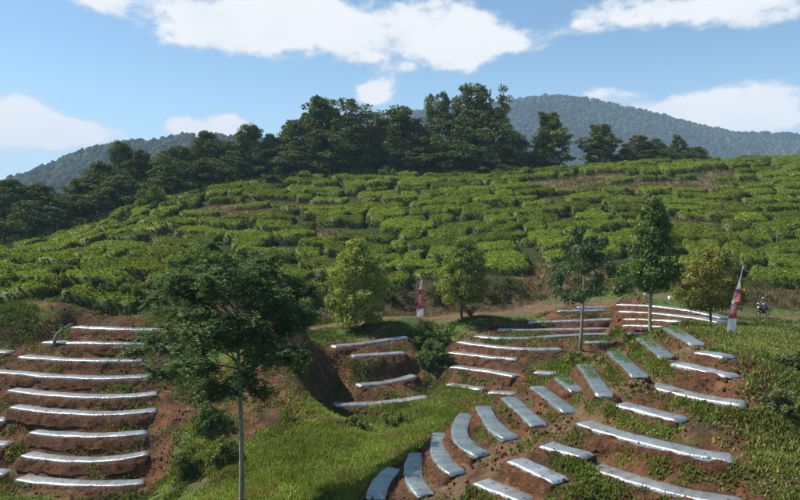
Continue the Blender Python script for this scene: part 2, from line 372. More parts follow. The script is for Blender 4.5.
def grow(a, b, s0, k, smax):
    o = [a]; s = s0
    while o[-1] < b: s = min(s * k, smax); o.append(o[-1] + s)
    return np.array(o)
gx = np.arange(-27, 22, .235); gr = grow(gx[-1], 115, .21, 1.045, 1.1); gr = np.r_[gr, grow(gr[-1], 3400, 1.2, 1.16, 260)[1:]]
gx = np.r_[-(gr[:0:-1] - gx[-1]) + gx[0], gx, gr[1:]]
gy = np.arange(17, 67, .235); g2 = grow(gy[-1], 150, .21, 1.05, .7); g2 = np.r_[g2, grow(g2[-1], 4000, .8, 1.16, 260)[1:]]
g0 = grow(0, 27, .25, 1.06, 1.5); g0 = np.r_[g0, grow(g0[-1], 500, 2, 1.4, 150)[1:]]
gy = np.r_[gy[0] - g0[:0:-1], gy, g2[1:]]
GX, GY = np.meshgrid(gx, gy)
near = (np.abs(GX) < 330) & (GY < 420) & (GY > -200)
GZ = np.full(GX.shape, -14.)
GZ[near] = base_h(GX[near], GY[near])
rr = np.hypot(GX, GY - 60); GZ = GZ + (-14 - GZ) * sstep(150, 290, rr) * np.where(near, 1, 0)
SM = (GX > -30) & (GX < 26) & (GY > 15) & (GY < 70)
GZ += .16 * fnoise(GX * .35, GY * .35, 3.1, 4) * (rr < 140) + .8 * fnoise(GX * .03, GY * .03, 1.7, 3) * sstep(80, 130, rr) * (GY > 150)
# terraces: a level tread under every bed, cut into the slope
bd = np.full(GX.shape, 99.); bz = np.zeros(GX.shape); bw = np.ones(GX.shape)
for b in BEDS:
    L = b['line']; lo = L.min(0) - 2.4; hi = L.max(0) + 2.4
    i0, i1 = np.searchsorted(gx, [lo[0], hi[0]]); j0, j1 = np.searchsorted(gy, [lo[1], hi[1]])
    sx_, sy_ = GX[j0:j1, i0:i1], GY[j0:j1, i0:i1]
    if not sx_.size: continue
    dd = np.sqrt((sx_[..., None] - L[:, 0]) ** 2 + (sy_[..., None] - L[:, 1]) ** 2); k = dd.argmin(-1); dm = dd.min(-1)
    S = bd[j0:j1, i0:i1]; u = dm < S
    S[u] = dm[u]; bz[j0:j1, i0:i1][u] = L[k][..., 2][u]; bw[j0:j1, i0:i1][u] = b['w']
tw = 1 - sstep(0, .42, bd - bw / 2 - .2 - .1 * vnoise(GX * 1.3, GY * 1.3, 5))
GZ = GZ * (1 - tw) + (bz - .02) * tw
for _ in range(2):                       # weathered edges
    B = GZ.copy(); B[:, 1:-1] = (GZ[:, :-2] + 2 * GZ[:, 1:-1] + GZ[:, 2:]) / 4; B2 = B.copy(); B2[1:-1] = (B[:-2] + 2 * B[1:-1] + B[2:]) / 4
    GZ = np.where(SM, B2, GZ)
GZ += (.05 * fnoise(GX * 1.9, GY * 1.9, 7, 3) + .05 * vnoise(GX * .8, GY * .8, 3)) * (1 - .8 * tw) * SM
def H(x, y):
    x = np.atleast_1d(np.asarray(x, float)); y = np.atleast_1d(np.asarray(y, float))
    i = np.clip(np.searchsorted(gx, x) - 1, 0, len(gx) - 2); j = np.clip(np.searchsorted(gy, y) - 1, 0, len(gy) - 2)
    u = (x - gx[i]) / (gx[i + 1] - gx[i]); v = (y - gy[j]) / (gy[j + 1] - gy[j])
    return (GZ[j, i] * (1 - u) + GZ[j, i + 1] * u) * (1 - v) + (GZ[j + 1, i] * (1 - u) + GZ[j + 1, i + 1] * u) * v
def gi(A_, x, y):
    i = np.clip(np.searchsorted(gx, x) - 1, 0, len(gx) - 2); j = np.clip(np.searchsorted(gy, y) - 1, 0, len(gy) - 2); return A_[j, i]

# line along which the tea begins, and where it ends behind the ridge
TE = np.array([W(*c)[:2] for c in ((-120, 300, 52), (0, 300, 51.5), (60, 300, 52), (110, 302, 52), (150, 298, 55), (230, 300, 61), (300, 300, 65.6), (345, 296, 66.2), (420, 290, 66.6), (480, 290, 66.4), (522, 283, 66.6), (545, 275, 70.5), (600, 270, 71.5), (690, 285, 65), (740, 290, 65), (800, 290, 64.5), (930, 290, 64))])
RD = np.array([W(*c)[:2] for c in ((-120, 270, 84), (0, 256, 84), (60, 240, 94), (150, 208, 112), (230, 190, 120), (330, 180, 127), (430, 180, 129), (550, 174, 130), (620, 167, 131), (700, 165, 132), (930, 162, 133))])
tea_e = lambda x: np.interp(x, TE[:, 0], TE[:, 1])
tea_r = lambda x: np.interp(x, RD[:, 0], RD[:, 1])
def blob(lst, x, y):                    # patches: (px, py, distance, half length, half depth)
    m = 0 * x
    for px, py, D, rx, ry in lst:
        p = W(px, py, D); m = np.maximum(m, 1.35 - np.hypot((x - p[0]) / rx, (y - p[1]) / ry))
    return m
DRY = [(600, 183, 114, 11, 7), (655, 187, 111, 7, 6), (700, 185, 112, 7, 4.5), (730, 178, 118, 4, 4), (560, 205, 100, 3, 4), (240, 213, 101, 7, 6), (215, 222, 95, 6, 3), (130, 240, 80, 4, 4), (350, 205, 105, 5, 3),
       (395, 197, 112, 4, 2.5), (340, 235, 88, 3.5, 2), (300, 205, 104, 4, 2), (570, 284, 68, 5, 3), (650, 222, 89, 3, 4), (625, 198, 103, 4, 4), (690, 225, 87, 3, 3), (505, 215, 98, 2.5, 3), (545, 278, 69, 2.5, 4)]
RED = [(265, 415, 41, 1.6, 3.2), (285, 385, 46, 1.5, 2.5), (160, 440, 38, 1.2, 3.5), (158, 400, 41.5, 1., 3), (205, 385, 44, 1.6, 2), (225, 405, 42, 1.2, 1.6), (738, 385, 25.5, 2.0, 2.4), (745, 370, 27, 1.3, 1.6), (720, 440, 22, 1.4, 1.4), (600, 343, 49, 3, 2), (545, 350, 50, 3, 2),
       (340, 360, 50, 2, 2), (300, 372, 44.8, 2.2, 3.2), (318, 350, 47.5, 1.8, 3), (275, 398, 42, 2.4, 2.6), (330, 375, 48, 1.8, 3), (240, 425, 39.5, 1.5, 2.5), (190, 410, 41, 2, 3), (590, 320, 55, 4, 1.5), (100, 316, 49.5, 5, 2), (400, 480, 25, 1.2, 2)]
ROADP = np.array([W(*c) for c in ((200, 326, 57), (250, 324, 59), (312, 324, 59.5), (357, 323.5, 59.5), (420, 319, 60.5), (465, 316, 60.3), (500, 313, 61), (530, 310.5, 61.2), (570, 305, 62), (620, 302, 61.2), (660, 303, 59.5), (700, 308, 56), (763, 316, 57.8), (830, 316, 57.4), (930, 316, 57))])
TRAIL = np.array([W(*c) for c in ((530, 309, 61.5), (540, 290, 66.5), (533, 282, 69), (528, 272, 72))])
def pdist(P, x, y):
    o = np.full(x.shape, 99.)
    for a, b in zip(P[:-1, :2], P[1:, :2]):
        d = b - a; t = np.clip(((x - a[0]) * d[0] + (y - a[1]) * d[1]) / (d @ d), 0, 1); o = np.minimum(o, np.hypot(x - a[0] - t * d[0], y - a[1] - t * d[1]))
    return o
FT = np.array([W(*c) for c in ((690, 350, 28.5), (650, 372, 27.4), (600, 405, 25.7), (545, 436, 24.6), (500, 462, 24), (455, 495, 22.8), (430, 515, 22))])   # footpath between the two sets of beds
nA = fnoise(GX * .55, GY * .55, 2, 4); nB = fnoise(GX * 1.9, GY * 1.9, 9, 3)
rd = pdist(ROADP, GX, GY) + .9 * nA; roadm = 1 - sstep(1.2, 2.1, rd + sstep(2, 16, GX) * .7)
trm = np.maximum(1 - sstep(.5, 1.1, pdist(TRAIL, GX, GY) + .3 * nB), 1 - sstep(.45, .95, pdist(FT, GX, GY) + .25 * nB))
drym = sstep(.2, .6, blob(DRY, GX, GY) + .35 * nA); redm = sstep(.2, .6, blob(RED, GX, GY) + .45 * nA + .2 * nB)
soilm = (1 - sstep(.75, 1.6, bd + .5 * nA + .3 * nB)); redm = np.maximum(redm, soilm)
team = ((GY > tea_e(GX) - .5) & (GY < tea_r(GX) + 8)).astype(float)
def c3(*v): return np.array(v)
C = np.broadcast_to(c3(.075, .115, .028), GX.shape + (3,)).copy()
C = C + (c3(.10, .085, .04) - C) * sstep(.0, .5, nA + .2 * nB)[..., None] * .8
def lay(c, m): global C; C = C + (np.asarray(c) - C) * np.asarray(m)[..., None]
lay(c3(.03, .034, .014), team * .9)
bank = ((GY > 43) & (GY < tea_e(GX) + .8) & (GY > tea_e(GX) - 4.5) & (GX < 40) & (GX > -16)).astype(float)
lay(c3(.085, .06, .036), bank * sstep(-1.1, -.2, nA + .4 * nB))
lay(c3(.24, .175, .095), drym * np.clip(.75 + .5 * nB, 0, 1))
nC = fnoise(GX * 1.1, GY * 1.1, 31, 4)
redc = c3(.108, .052, .029)[None, None] + nB[..., None] * c3(.06, .03, .016) + nC[..., None] * c3(.10, .047, .022)
redc = np.clip(redc, [.04, .028, .02], 1)
C = C + (redc - C) * redm[..., None]
lay(c3(.06, .09, .025), redm * sstep(.2, .6, fnoise(GX * .9, GY * .9, 21, 3)) * .7)
lay(c3(.065, .042, .03), redm * sstep(.1, .5, fnoise(GX * .7, GY * .7, 51, 3)) * .8)
lay(c3(.15, .092, .058), roadm * (.85 + .15 * nB)); lay(c3(.15, .095, .06), trm * .85)
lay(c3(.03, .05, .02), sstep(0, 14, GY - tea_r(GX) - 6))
C = np.clip(C, .012, 1)
nyy, nxx = GX.shape; idx = np.arange(nyy * nxx).reshape(nyy, nxx)
Q = np.stack([idx[:-1, :-1], idx[:-1, 1:], idx[1:, 1:], idx[1:, :-1]], -1).reshape(-1, 4)
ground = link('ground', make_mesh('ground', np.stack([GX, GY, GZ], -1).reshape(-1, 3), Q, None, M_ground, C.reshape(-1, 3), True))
tag(ground, 'sloping ground of red soil, grass and a dirt road', kind='structure')

# ------------------------------------------------------------------ far mountains under forest
def mountain(name, prof, D, depth, foot, seed, cr, ncr, label, rough):
    P = np.array(prof, float); X = (P[:, 0] - 400) / F * D; Z = CZ + (HY - P[:, 1]) / F * D
    xs = np.linspace(X[0], X[-1], 220); ys = np.linspace(-1, .7, 70)
    rz = np.interp(xs, X, Z); k = np.ones(7) / 7; rz = np.convolve(np.pad(rz, 3, mode='edge'), k, 'valid')
    def hz(x, t):                        # t: -1 foot towards us, 0 ridge, >0 far side
        z0 = np.interp(x, xs, rz); g = np.clip(1 - np.abs(t), 0, 1) ** 1.15
        spur = fnoise(x / D * 11 + seed, t * 1.6, seed, 4, .55)
        return foot + (z0 - foot) * g + spur * rough * (z0 - foot) * np.clip(np.abs(t) * 2.2, .0, 1) * np.clip((1 - np.abs(t)) * 3, 0, 1)
    XX, TT = np.meshgrid(xs, ys); ZZ = hz(XX, TT) - cr * .6; YY = D + TT * depth
    i = np.arange(XX.size).reshape(XX.shape); q = np.stack([i[:-1, :-1], i[:-1, 1:], i[1:, 1:], i[1:, :-1]], -1).reshape(-1, 4)
    o = link(name, make_mesh(name, np.stack([XX, YY, ZZ], -1).reshape(-1, 3), q, None, M_far, np.broadcast_to(c3(.014, .024, .012), (XX.size, 3)), True))
    tag(o, label, kind='structure')
    rg = np.random.default_rng(seed)
    x = rg.uniform(xs[0], xs[-1], ncr); t = -rg.uniform(-.05, .46, ncr)
    x = np.r_[x, rg.uniform(xs[0], xs[-1], ncr // 12)]; t = np.r_[t, rg.uniform(-.02, .01, ncr // 12)]
    y = D + t * depth; z = hz(x, t); nn = len(x); r = cr * rg.uniform(.6, 1.35, nn); hgt = r * rg.uniform(.65, 1.25, nn)
    nu, nv = 7, 3; u = np.arange(nu) / nu * 2 * math.pi; v = np.array([.28, .9, 1.6])
    S = np.stack([np.sin(v)[:, None] * np.cos(u), np.sin(v)[:, None] * np.sin(u), np.cos(v)[:, None] + 0 * u], -1).reshape(-1, 3)
    S = np.r_[S, [[0, 0, 1.]]]
    jit = 1 + rg.uniform(-.3, .3, (nn, len(S), 1))
    V = S[None] * jit * np.stack([r, r, hgt], 1)[:, None] + np.stack([x, y, z - cr * .35], 1)[:, None]
    a = np.arange(nv - 1)[:, None] * nu; j = np.arange(nu)[None]; jn = (j + 1) % nu
    q = np.stack([a + j, a + nu + j, a + nu + jn, a + jn], -1).reshape(-1, 4); tt = np.stack([np.arange(nu), (np.arange(nu) + 1) % nu, np.full(nu, nu * nv)], 1)
    off = (np.arange(nn) * len(S))[:, None, None]
    cc = c3(.030, .043, .018) * rg.uniform(.55, 1.5, (nn, 1)) * (1 + .5 * fnoise(x / D * 16, t * 5, seed, 3))[:, None] + c3(.01, .006, 0) * rg.uniform(0, 1, (nn, 1)) ** 3
    me = make_mesh('forest_canopy', V.reshape(-1, 3), (q[None] + off).reshape(-1, 4), (tt[None] + off).reshape(-1, 3), M_canopy, np.repeat(cc, len(S), 0), True)
    f = link('forest_canopy', me); tag(f, 'distant forest canopy covering the ' + label.split(' under')[0].replace('a ', '', 1), 'forest', kind='stuff')
mountain('mountain', [(150, 190), (260, 160), (330, 128), (370, 116), (400, 112), (450, 109), (500, 103), (530, 97.5), (548, 95), (572, 95.5), (590, 99), (610, 104), (635, 109), (655, 113), (680, 120), (710, 128), (735, 133), (765, 133), (800, 135), (860, 139), (960, 160), (1100, 190)],
         1700, 800, -40, 5, 5.6, 10500, 'broad forested mountain under the white clouds at right', .17)
mountain('hill', [(-160, 240), (-60, 205), (0, 184), (30, 172), (60, 161), (85, 150), (105, 146), (125, 141), (150, 142), (175, 136), (200, 133), (230, 137), (262, 138), (300, 145), (360, 165), (450, 200)],
         980, 430, -30, 8, 4.6, 3000, 'wooded hill under the low clouds at left', .13)

# ------------------------------------------------------------------ haze
mb = MB(); mb.box((100, 1500, 170), (5600, 3900, 395))
hm, ht, ho = mat_base('haze')
pv = N(ht, 'ShaderNodeVolumePrincipled', inp={'Density': .00023, 'Anisotropy': .0}); pv.inputs['Color'].default_value = (.5, .72, 1, 1); lk(ht, pv.outputs[0], ho.inputs['Volume'])
tag(link('haze', mb.mesh('haze', hm)), 'thin blue haze lying over the hills', 'haze', kind='stuff')

# ------------------------------------------------------------------ mulched beds
ORD = ['first', 'second', 'third', 'fourth', 'fifth', 'sixth', 'seventh', 'eighth', 'ninth', 'tenth', 'eleventh', 'twelfth', 'thirteenth']
def bed_label(f, i):
    if f == 'left': return f'long silver plastic mulch bed, {ORD[i]} from the top of the left terraced slope'
    if f == 'edge': return f'silver mulch bed cut off by the left picture edge, {ORD[i]} from the top'
    if f == 'hollow': return f'silver mulch bed in the shaded hollow below the dirt road, {ORD[i]} from the top'
    if f == 'centre': return ['thin silver mulch bed just below the topmost one right of centre', 'short topmost silver mulch bed behind the slender dark tree', 'silver mulch bed starting right of the tree shadow below the road', 'long silver mulch bed, upper of the two widest beds below the road',
                              'longest silver mulch bed, crossing behind the slender pale trunk', 'bright white mulch bed curving down to the right below the longest bed', 'bright silver mulch bed beside the shaded hollow, upper of two', 'bright silver mulch bed beside the shaded hollow, lower of two',
                              'short silver mulch bed at the valley edge below the bright beds', 'tiny silver mulch bed at the valley floor near the knoll crest', 'short white mulch bed alone on red soil behind the knoll crest', 'short white mulch bed just right of the slender pale trunk'][i]
    if f == 'right': return ['topmost grey mulch bed of the far right terrace beneath the pyramid tree', 'second grey mulch bed of the far right terrace', 'third grey mulch bed of the far right terrace', 'shaded grey mulch bed, fourth of the far right terrace', 'short lowest mulch bed of the far right terrace, in tree shade', 'grey mulch bed along the right picture edge below the motorcyclist'][i]
    if f == 'crest': return f'wide silver mulch bed on the near knoll crest, {ORD[i]} counting from its lower left end'
    return ['short topmost mulch bed of the near knoll slope at right', 'mulch bed second from the top of the near knoll slope', 'long silver mulch bed reaching right on the near knoll, above the red bare patch', 'medium silver mulch bed on the near slope, right of the footpath', 'longest silver mulch bed on the near knoll slope', 'short silver mulch bed left of the two longest near beds', 'silver mulch bed at the bottom right edge of the near knoll', 'short silver mulch bed near the bottom, beside the footpath', 'silver mulch bed at the bottom picture edge, lowest on the near knoll'][i]
GRP = dict(left='mulch beds of the left terraced slope', edge='mulch beds at the left edge', hollow='mulch beds in the shaded hollow', centre='mulch beds on the terraces below the road', right='mulch beds of the far right terrace', crest='mulch beds along the near knoll crest', slope='mulch beds on the near knoll slope')
def loft(L, w, prof, rg, wob, end):
    n = len(L); t = np.gradient(L[:, :2], axis=0); t /= np.linalg.norm(t, axis=1, keepdims=True); s = np.stack([-t[:, 1], t[:, 0]], 1)
    a = np.r_[0, np.cumsum(np.linalg.norm(np.diff(L, axis=0), axis=1))]; Lt = a[-1]
    e = np.clip(np.minimum(a, Lt - a) / end, 0, 1); e = np.sqrt(1 - (1 - e) ** 2) * .75 + .25 * (e > 0) ; e = np.where(e < .25, .25, e)
    k = len(prof); P = np.zeros((n, k, 3)); o = rg.uniform(0, 99)
    wv = w * (1 + .10 * vnoise(a * .9, o)) * (.82 + .18 * e)
    hv = (1 + .16 * vnoise(a * 1.1, o + 7)) * e
    for i, (u, z) in enumerate(prof):
        jx = wob * vnoise(a * 2.7, i * 1.7 + o); jz = wob * vnoise(a * 3.9, i * 2.3 + o + 40)
        lat = u * wv + jx
        P[:, i, 0] = L[:, 0] + s[:, 0] * lat; P[:, i, 1] = L[:, 1] + s[:, 1] * lat; P[:, i, 2] = L[:, 2] + z * np.where(z > 0, hv, 1) + jz * (z > 0) + (1.2 * jz if z < -.05 else 0)
    ii = np.arange(n * k).reshape(n, k); q = np.stack([ii[:-1, :-1], ii[:-1, 1:], ii[1:, 1:], ii[1:, :-1]], -1).reshape(-1, 4)
    V = P.reshape(-1, 3); c0, c1 = P[0].mean(0), P[-1].mean(0); V = np.r_[V, [c0, c1]]; m = n * k; j = np.arange(k - 1)
    T = np.r_[np.stack([ii[0, j], np.full(k - 1, m), ii[0, j + 1]], 1), np.stack([ii[-1, j + 1], np.full(k - 1, m + 1), ii[-1, j]], 1)]
    return V, q, T
PL = [(-.53, -.06), (-.515, .03), (-.5, .085), (-.47, .098), (-.3, .104), (-.1, .108), (.1, .108), (.3, .104), (.47, .098), (.5, .085), (.515, .03), (.53, -.06)]
SO = [(-1.0, -.5), (-.86, -.26), (-.72, -.07), (-.6, -.0), (-.5, .03), (-.2, .05), (.2, .05), (.5, .03), (.6, -.0), (.72, -.07), (.86, -.26), (1.0, -.5)]
cnt = {}
for b in BEDS:
    rg = np.random.default_rng(len(b['pts']) * 31 + int(b['D0'] * 10)); f = b['field']; i = cnt.get(f, 0); cnt[f] = i + 1
    L = b['line']; o0 = L.mean(0); L = L - o0
    V, q, T = loft(L, b['w'], SO, rg, .09, .35)
    c = np.clip(c3(.105, .05, .028) * (1 + .35 * rg.normal(size=(len(V), 1)) * .5), .02, 1)
    o = link('mulch_bed', make_mesh('soil_ridge', V, q, T, M_soil, c, True), None, o0); tag(o, bed_label(f, i), 'mulch bed', GRP[f])
    hs = 1.3 if f in ('left', 'edge', 'centre', 'hollow') else 1.15
    V, q, T = loft(L, b['w'], [(u, z * hs) for u, z in PL], rg, .011, .03)
    tone = rg.uniform(.9, 1.08); bc = c3(.46, .49, .5) if f not in ('crest', 'right') else c3(.30, .355, .355)
    link('plastic_sheet', make_mesh('plastic_sheet', V, q, T, M_plastic, np.clip(bc * tone * np.r_[np.repeat(1 + rg.choice([-.16, -.05, .04, .12], len(L)), len(PL)), 1, 1][:, None], 0, 1), True), o)

# ------------------------------------------------------------------ tea
def tea_hedge(cx, cy, lx, ly, ang, h, rg, tone):
    nu = max(10, int(lx / .34)); nv = max(8, int(ly / .34)); u, v = np.meshgrid(np.linspace(-1, 1, nu), np.linspace(-1, 1, nv))
    # square to rounded outline
    x = u * np.sqrt(1 - v * v * .28) * lx / 2; y = v * np.sqrt(1 - u * u * .28) * ly / 2
    o = rg.uniform(0, 200)
    x += .35 * vnoise(x * .7 + o, y * .7); y += .42 * fnoise(x * .45 + o, y * .45 + 5, 0, 2) + .06 * lx * (u * u - .4) * rg.uniform(-1, 1)
    ca, sa = math.cos(ang), math.sin(ang); wx = cx + x * ca - y * sa; wy = cy + x * sa + y * ca
    e = np.maximum(np.abs(u) ** (lx / ly * 1.6 + 1.5), np.abs(v) ** 3.2); prof = (1 - np.clip(e, 0, 1) ** 2.4) ** .5
    crease = np.clip(1 - 3.2 * np.abs(fnoise(wx * .42 + o, wy * .5, o, 2)), 0, 1) ** 2
    hh = h * (.84 + .34 * fnoise(wx * .5, wy * .5, o, 3) - .2 * crease) * prof + .12 * fnoise(wx * 1.7, wy * 1.7, o, 2) * (prof > .05)
    wz = H(wx.ravel(), wy.ravel()).reshape(wx.shape) + hh - .12 * (prof < .05)
    V = np.stack([wx, wy, wz], -1); ii = np.arange(V.shape[0] * V.shape[1]).reshape(V.shape[:2])
    q = np.stack([ii[:-1, :-1], ii[:-1, 1:], ii[1:, 1:], ii[1:, :-1]], -1).reshape(-1, 4); Vf = V.reshape(-1, 3)
    vn = fnoise(Vf[:, 0] * .5, Vf[:, 1] * .5, o, 3)[:, None]
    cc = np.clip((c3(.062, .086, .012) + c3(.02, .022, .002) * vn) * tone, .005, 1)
    stem_shade = np.clip(1.75 - prof.ravel() * 2.0, 0, 1)[:, None]; cc = cc + (c3(.03, .03, .016) - cc) * stem_shade     # sides darkened: bare stems plus shade put into the colour
    # loose leaf sprays over the plucking surface
    ar = lx * ly; m = int(ar * 46); fa = np.linalg.norm(np.cross(Vf[q[:, 2]] - Vf[q[:, 0]], Vf[q[:, 3]] - Vf[q[:, 1]]), axis=1); k = rg.choice(len(q), m, p=fa / fa.sum()); a, b2 = rg.uniform(0, 1, (2, m, 1))
    pq = Vf[q[k]]; p = (pq[:, 0] * (1 - a) + pq[:, 1] * a) * (1 - b2) + (pq[:, 3] * (1 - a) + pq[:, 2] * a) * b2
    nr = np.cross(pq[:, 1] - pq[:, 0], pq[:, 3] - pq[:, 0]); nr /= np.linalg.norm(nr, axis=1, keepdims=True) + 1e-9
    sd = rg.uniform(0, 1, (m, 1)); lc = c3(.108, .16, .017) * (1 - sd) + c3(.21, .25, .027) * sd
    tp = sstep(.45, .85, nr[:, 2:3]); lc = (lc * tp + c3(.04, .058, .014) * (1 - tp)) * tone * rg.uniform(.75, 1.2, (m, 1))      # young leaves on top; sides take old-leaf green deepened with painted shade
    return Vf, q, cc, p, nr, lc
hedges = []
rg = np.random.default_rng(4)
big = W(508, 272, 71.5); hedges.append((big[0] - .2, big[1] + .8, 5.2, 7.0, 0., 1.15, 1.1))
row = 0
while row < 19:
    x = -60 - rg.uniform(0, 6)
    while x < 100:
        lx = rg.uniform(3.6, 9.5) if rg.random() < .7 else rg.uniform(2.2, 4)
        cx = x + lx / 2; x += lx + rg.uniform(-.9, .25)
        t0, t1 = float(tea_e(cx)), float(tea_r(cx))
        cy = t0 + 2.0 + row * 4.0 + 1.6 * math.sin(cx * .09 + row * .22) + .7 * math.sin(cx * .27 + row * .7) + rg.uniform(-.45, .45) - (row * .02)
        if cy > t1 + 1.5: continue
        px = 400 + cx / cy * F
        if px < -35 or px > 835: continue
        if np.hypot((cx - big[0]) / 4.4, (cy - big[1] - .8) / 4.6) < 1: continue
        dv = blob(DRY, np.array([cx]), np.array([cy]))[0]
        if dv > .5 and rg.random() < .7: continue
        if pdist(TRAIL, np.array([cx]), np.array([cy]))[0] < 2.4: continue
        sc = 1. if dv < .2 else .6
        sl = (H(cx + 2, cy)[0] - H(cx - 2, cy)[0]) / 4; sl2 = (H(cx, cy + 2)[0] - H(cx, cy - 2)[0]) / 4 + .12
        ang = np.clip(-math.atan2(sl, sl2) * .35, -.4, .4)
        hedges.append((cx, cy, lx * (sc ** .5), rg.uniform(3.3, 3.9) * sc, ang + rg.uniform(-.22, .22), rg.uniform(1.05, 1.55) * (sc ** .4) * (.8 if row == 0 else 1), rg.uniform(.7, 1.3)))
    row += 1
print('TEA', len(hedges))
hedges.sort(key=lambda h: h[1])
for k, hdg in enumerate(hedges):
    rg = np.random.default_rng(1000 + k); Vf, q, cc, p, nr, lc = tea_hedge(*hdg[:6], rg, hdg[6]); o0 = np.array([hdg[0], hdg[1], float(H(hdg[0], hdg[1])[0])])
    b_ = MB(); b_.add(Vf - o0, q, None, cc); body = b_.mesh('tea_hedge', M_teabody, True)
    o = link('tea_hedge', body, None, o0)
    fr = (hdg[1] - float(tea_e(hdg[0]))) / float(tea_r(hdg[0]) - tea_e(hdg[0])); ppx = 400 + hdg[0] / hdg[1] * F
    zone = ('on the bank edge', 'on the lower tea slope', 'halfway up the tea slope', 'on the upper tea slope', 'along the ridge crest')[int(np.clip(fr * 4.6 + .3, 0, 4))]
    side = ('at the far left', 'left of the yellow green tree', 'behind the roadside trees', 'behind the pyramid tree', 'at the far right')[int(np.clip(ppx // 160, 0, 4))]
    lab = f"{'long' if hdg[2] > 7 else 'short' if hdg[2] < 4.2 else 'medium'} {'bright' if hdg[6] > 1.1 else 'dull' if hdg[6] < .88 else 'mid green'} tea hedge {zone}, {side}"
    tag(o, 'big bright rounded tea hedge beside the trail climbing from the road' if hdg[3] == 7.0 else lab, 'tea hedge', 'tea hedges on the hillside')
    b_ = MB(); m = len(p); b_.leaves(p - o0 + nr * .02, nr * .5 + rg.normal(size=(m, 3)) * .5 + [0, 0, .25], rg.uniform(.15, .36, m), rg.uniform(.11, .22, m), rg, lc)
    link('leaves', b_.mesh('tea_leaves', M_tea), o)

# ------------------------------------------------------------------ trees
def tree_mesh(seed, h, cw, clear, shape, nclump, cr, leaves, ls, base, var=.3, trunk_r=None, warm=None, lean=0.):
    """returns trunk mesh, crown mesh; h total height, cw crown width, clear = height where the crown begins (fraction)"""
    rg = np.random.default_rng(seed); tr = trunk_r or h * .016
    nseg = 9; z = np.linspace(0, h * .93, nseg); wob = np.cumsum(rg.normal(size=(nseg, 2)) * h * .008, 0); wob[0] = 0
    TP = np.stack([wob[:, 0] + lean * z, wob[:, 1], z], 1); TP[0, 2] = -.5
    t_ = MB(); t_.tube(TP, tr * (1 - z / (h * .93)) ** .8 + tr * .12, 8)
    tt = rg.uniform(0, 1, nclump)
    if shape == 'cone': prof = lambda t: np.clip(1.08 - t, 0, 1) ** .6 * np.clip(t * 4 + .55, 0, 1)
    elif shape == 'egg': prof = lambda t: np.sqrt(np.clip(1 - (t * 1.75 - .72) ** 2 * .9, .03, 1)) * np.where(t > .55, np.clip(1.35 - t * .75, 0, 1), 1)
    elif shape == 'dome': prof = lambda t: np.sqrt(np.clip(1 - t ** 2.4, 0.02, 1)) * np.clip(t * 3 + .55, 0, 1)
    elif shape == 'flat': prof = lambda t: np.clip(.35 + t * .9, 0, 1) * np.where(t > .85, .75, 1)
    elif shape == 'tier': prof = lambda t: np.clip(1.1 - .9 * t, 0, 1) * (.55 + .45 * np.cos(t * 2 * math.pi * 4.5) ** 2) * np.clip(t * 4 + .5, 0, 1)
    else: prof = lambda t: .45 + .5 * np.sin(math.pi * np.clip(t, 0, 1)) * (1 + .3 * np.sin(t * 17 + seed))
    if shape in ('cone', 'tier'): tt = tt ** 1.35
    rad = prof(tt) * cw / 2 * np.sqrt(rg.uniform(.12, 1, nclump)); th = rg.uniform(0, 2 * math.pi, nclump)
    lob = 1 + var * vnoise(np.cos(th) * 1.4 + seed, np.sin(th) * 1.4, tt * 3.2)
    rad *= lob; z0 = h * clear; zz = z0 + tt * (h - z0) - cr * .3
    cx = np.interp(zz, TP[:, 2], TP[:, 0]); cy = np.interp(zz, TP[:, 2], TP[:, 1])
    Cc = np.stack([cx + rad * np.cos(th), cy + rad * np.sin(th), zz - .12 * rad], 1)
    for i in rg.permutation(nclump)[:min(nclump, 26)]:
        e = Cc[i]; zb = max(h * clear * .75, e[2] - rad[i] * rg.uniform(.35, .8)); zb = min(zb, h * .9); s0 = np.array([np.interp(zb, TP[:, 2], TP[:, 0]), np.interp(zb, TP[:, 2], TP[:, 1]), zb])
        mid = (s0 + e) / 2 + [0, 0, -.06 * rad[i]] + rg.normal(size=3) * .03 * cw
        r0 = tr * .38 * (1 - zb / h * .6); t_.tube([s0, mid, e], [r0, r0 * .6, r0 * .2], 5)
    bc = np.asarray(base); V = MB()
    rr_ = cr * rg.uniform(.6, 1.3, nclump) * np.where(tt > .85, .75, 1)
    ids = np.repeat(np.arange(nclump), leaves); m = len(ids)
    d = rg.normal(size=(m, 3)); d[:, 2] = d[:, 2] * .8 + .12; d /= np.linalg.norm(d, axis=1, keepdims=True)
    rs = rg.uniform(.35, 1, (m, 1)) ** .5 * (1 + .3 * vnoise(d[:, 0] * 2 + ids, d[:, 1] * 2, d[:, 2] * 2)[:, None])
    P = Cc[ids] + d * rs * rr_[ids][:, None] * [1, 1, .8]
    tone = rg.uniform(.72, 1.28, nclump)[ids][:, None] * rg.uniform(.7, 1.3, (m, 1)); cc = bc * tone
    if warm is not None: wv = (rg.uniform(0, 1, nclump) ** 3)[ids][:, None]; cc = cc + (np.asarray(warm) - cc) * wv * .6
    V.leaves(P, d * 1.1 + rg.normal(size=(m, 3)) * .4 + [0, 0, .15], ls * rg.uniform(.6, 1.35, m), ls * .55 * rg.uniform(.6, 1.3, m), rg, np.clip(cc, .004, 1))
    return t_, V
BARK_D = (.075, .06, .045); BARK_P = (.26, .235, .19)
def place_tree(name, tm, cm, loc, rz=0, sc=(1, 1, 1), label='', cat='tree', group=None):
    r = empty(name, loc); r.rotation_euler.z = rz; r.scale = sc
    link('trunk', tm, r); link('crown', cm, r); tag(r, label, cat, group); return r
def finish(t_, V, bark, leafm, nm):
    for i in range(len(t_.C)): t_.C[i] = np.broadcast_to(np.asarray(bark), t_.C[i].shape)
    return t_.mesh(nm + '_trunk', M_bark, True), V.mesh(nm + '_crown', leafm)

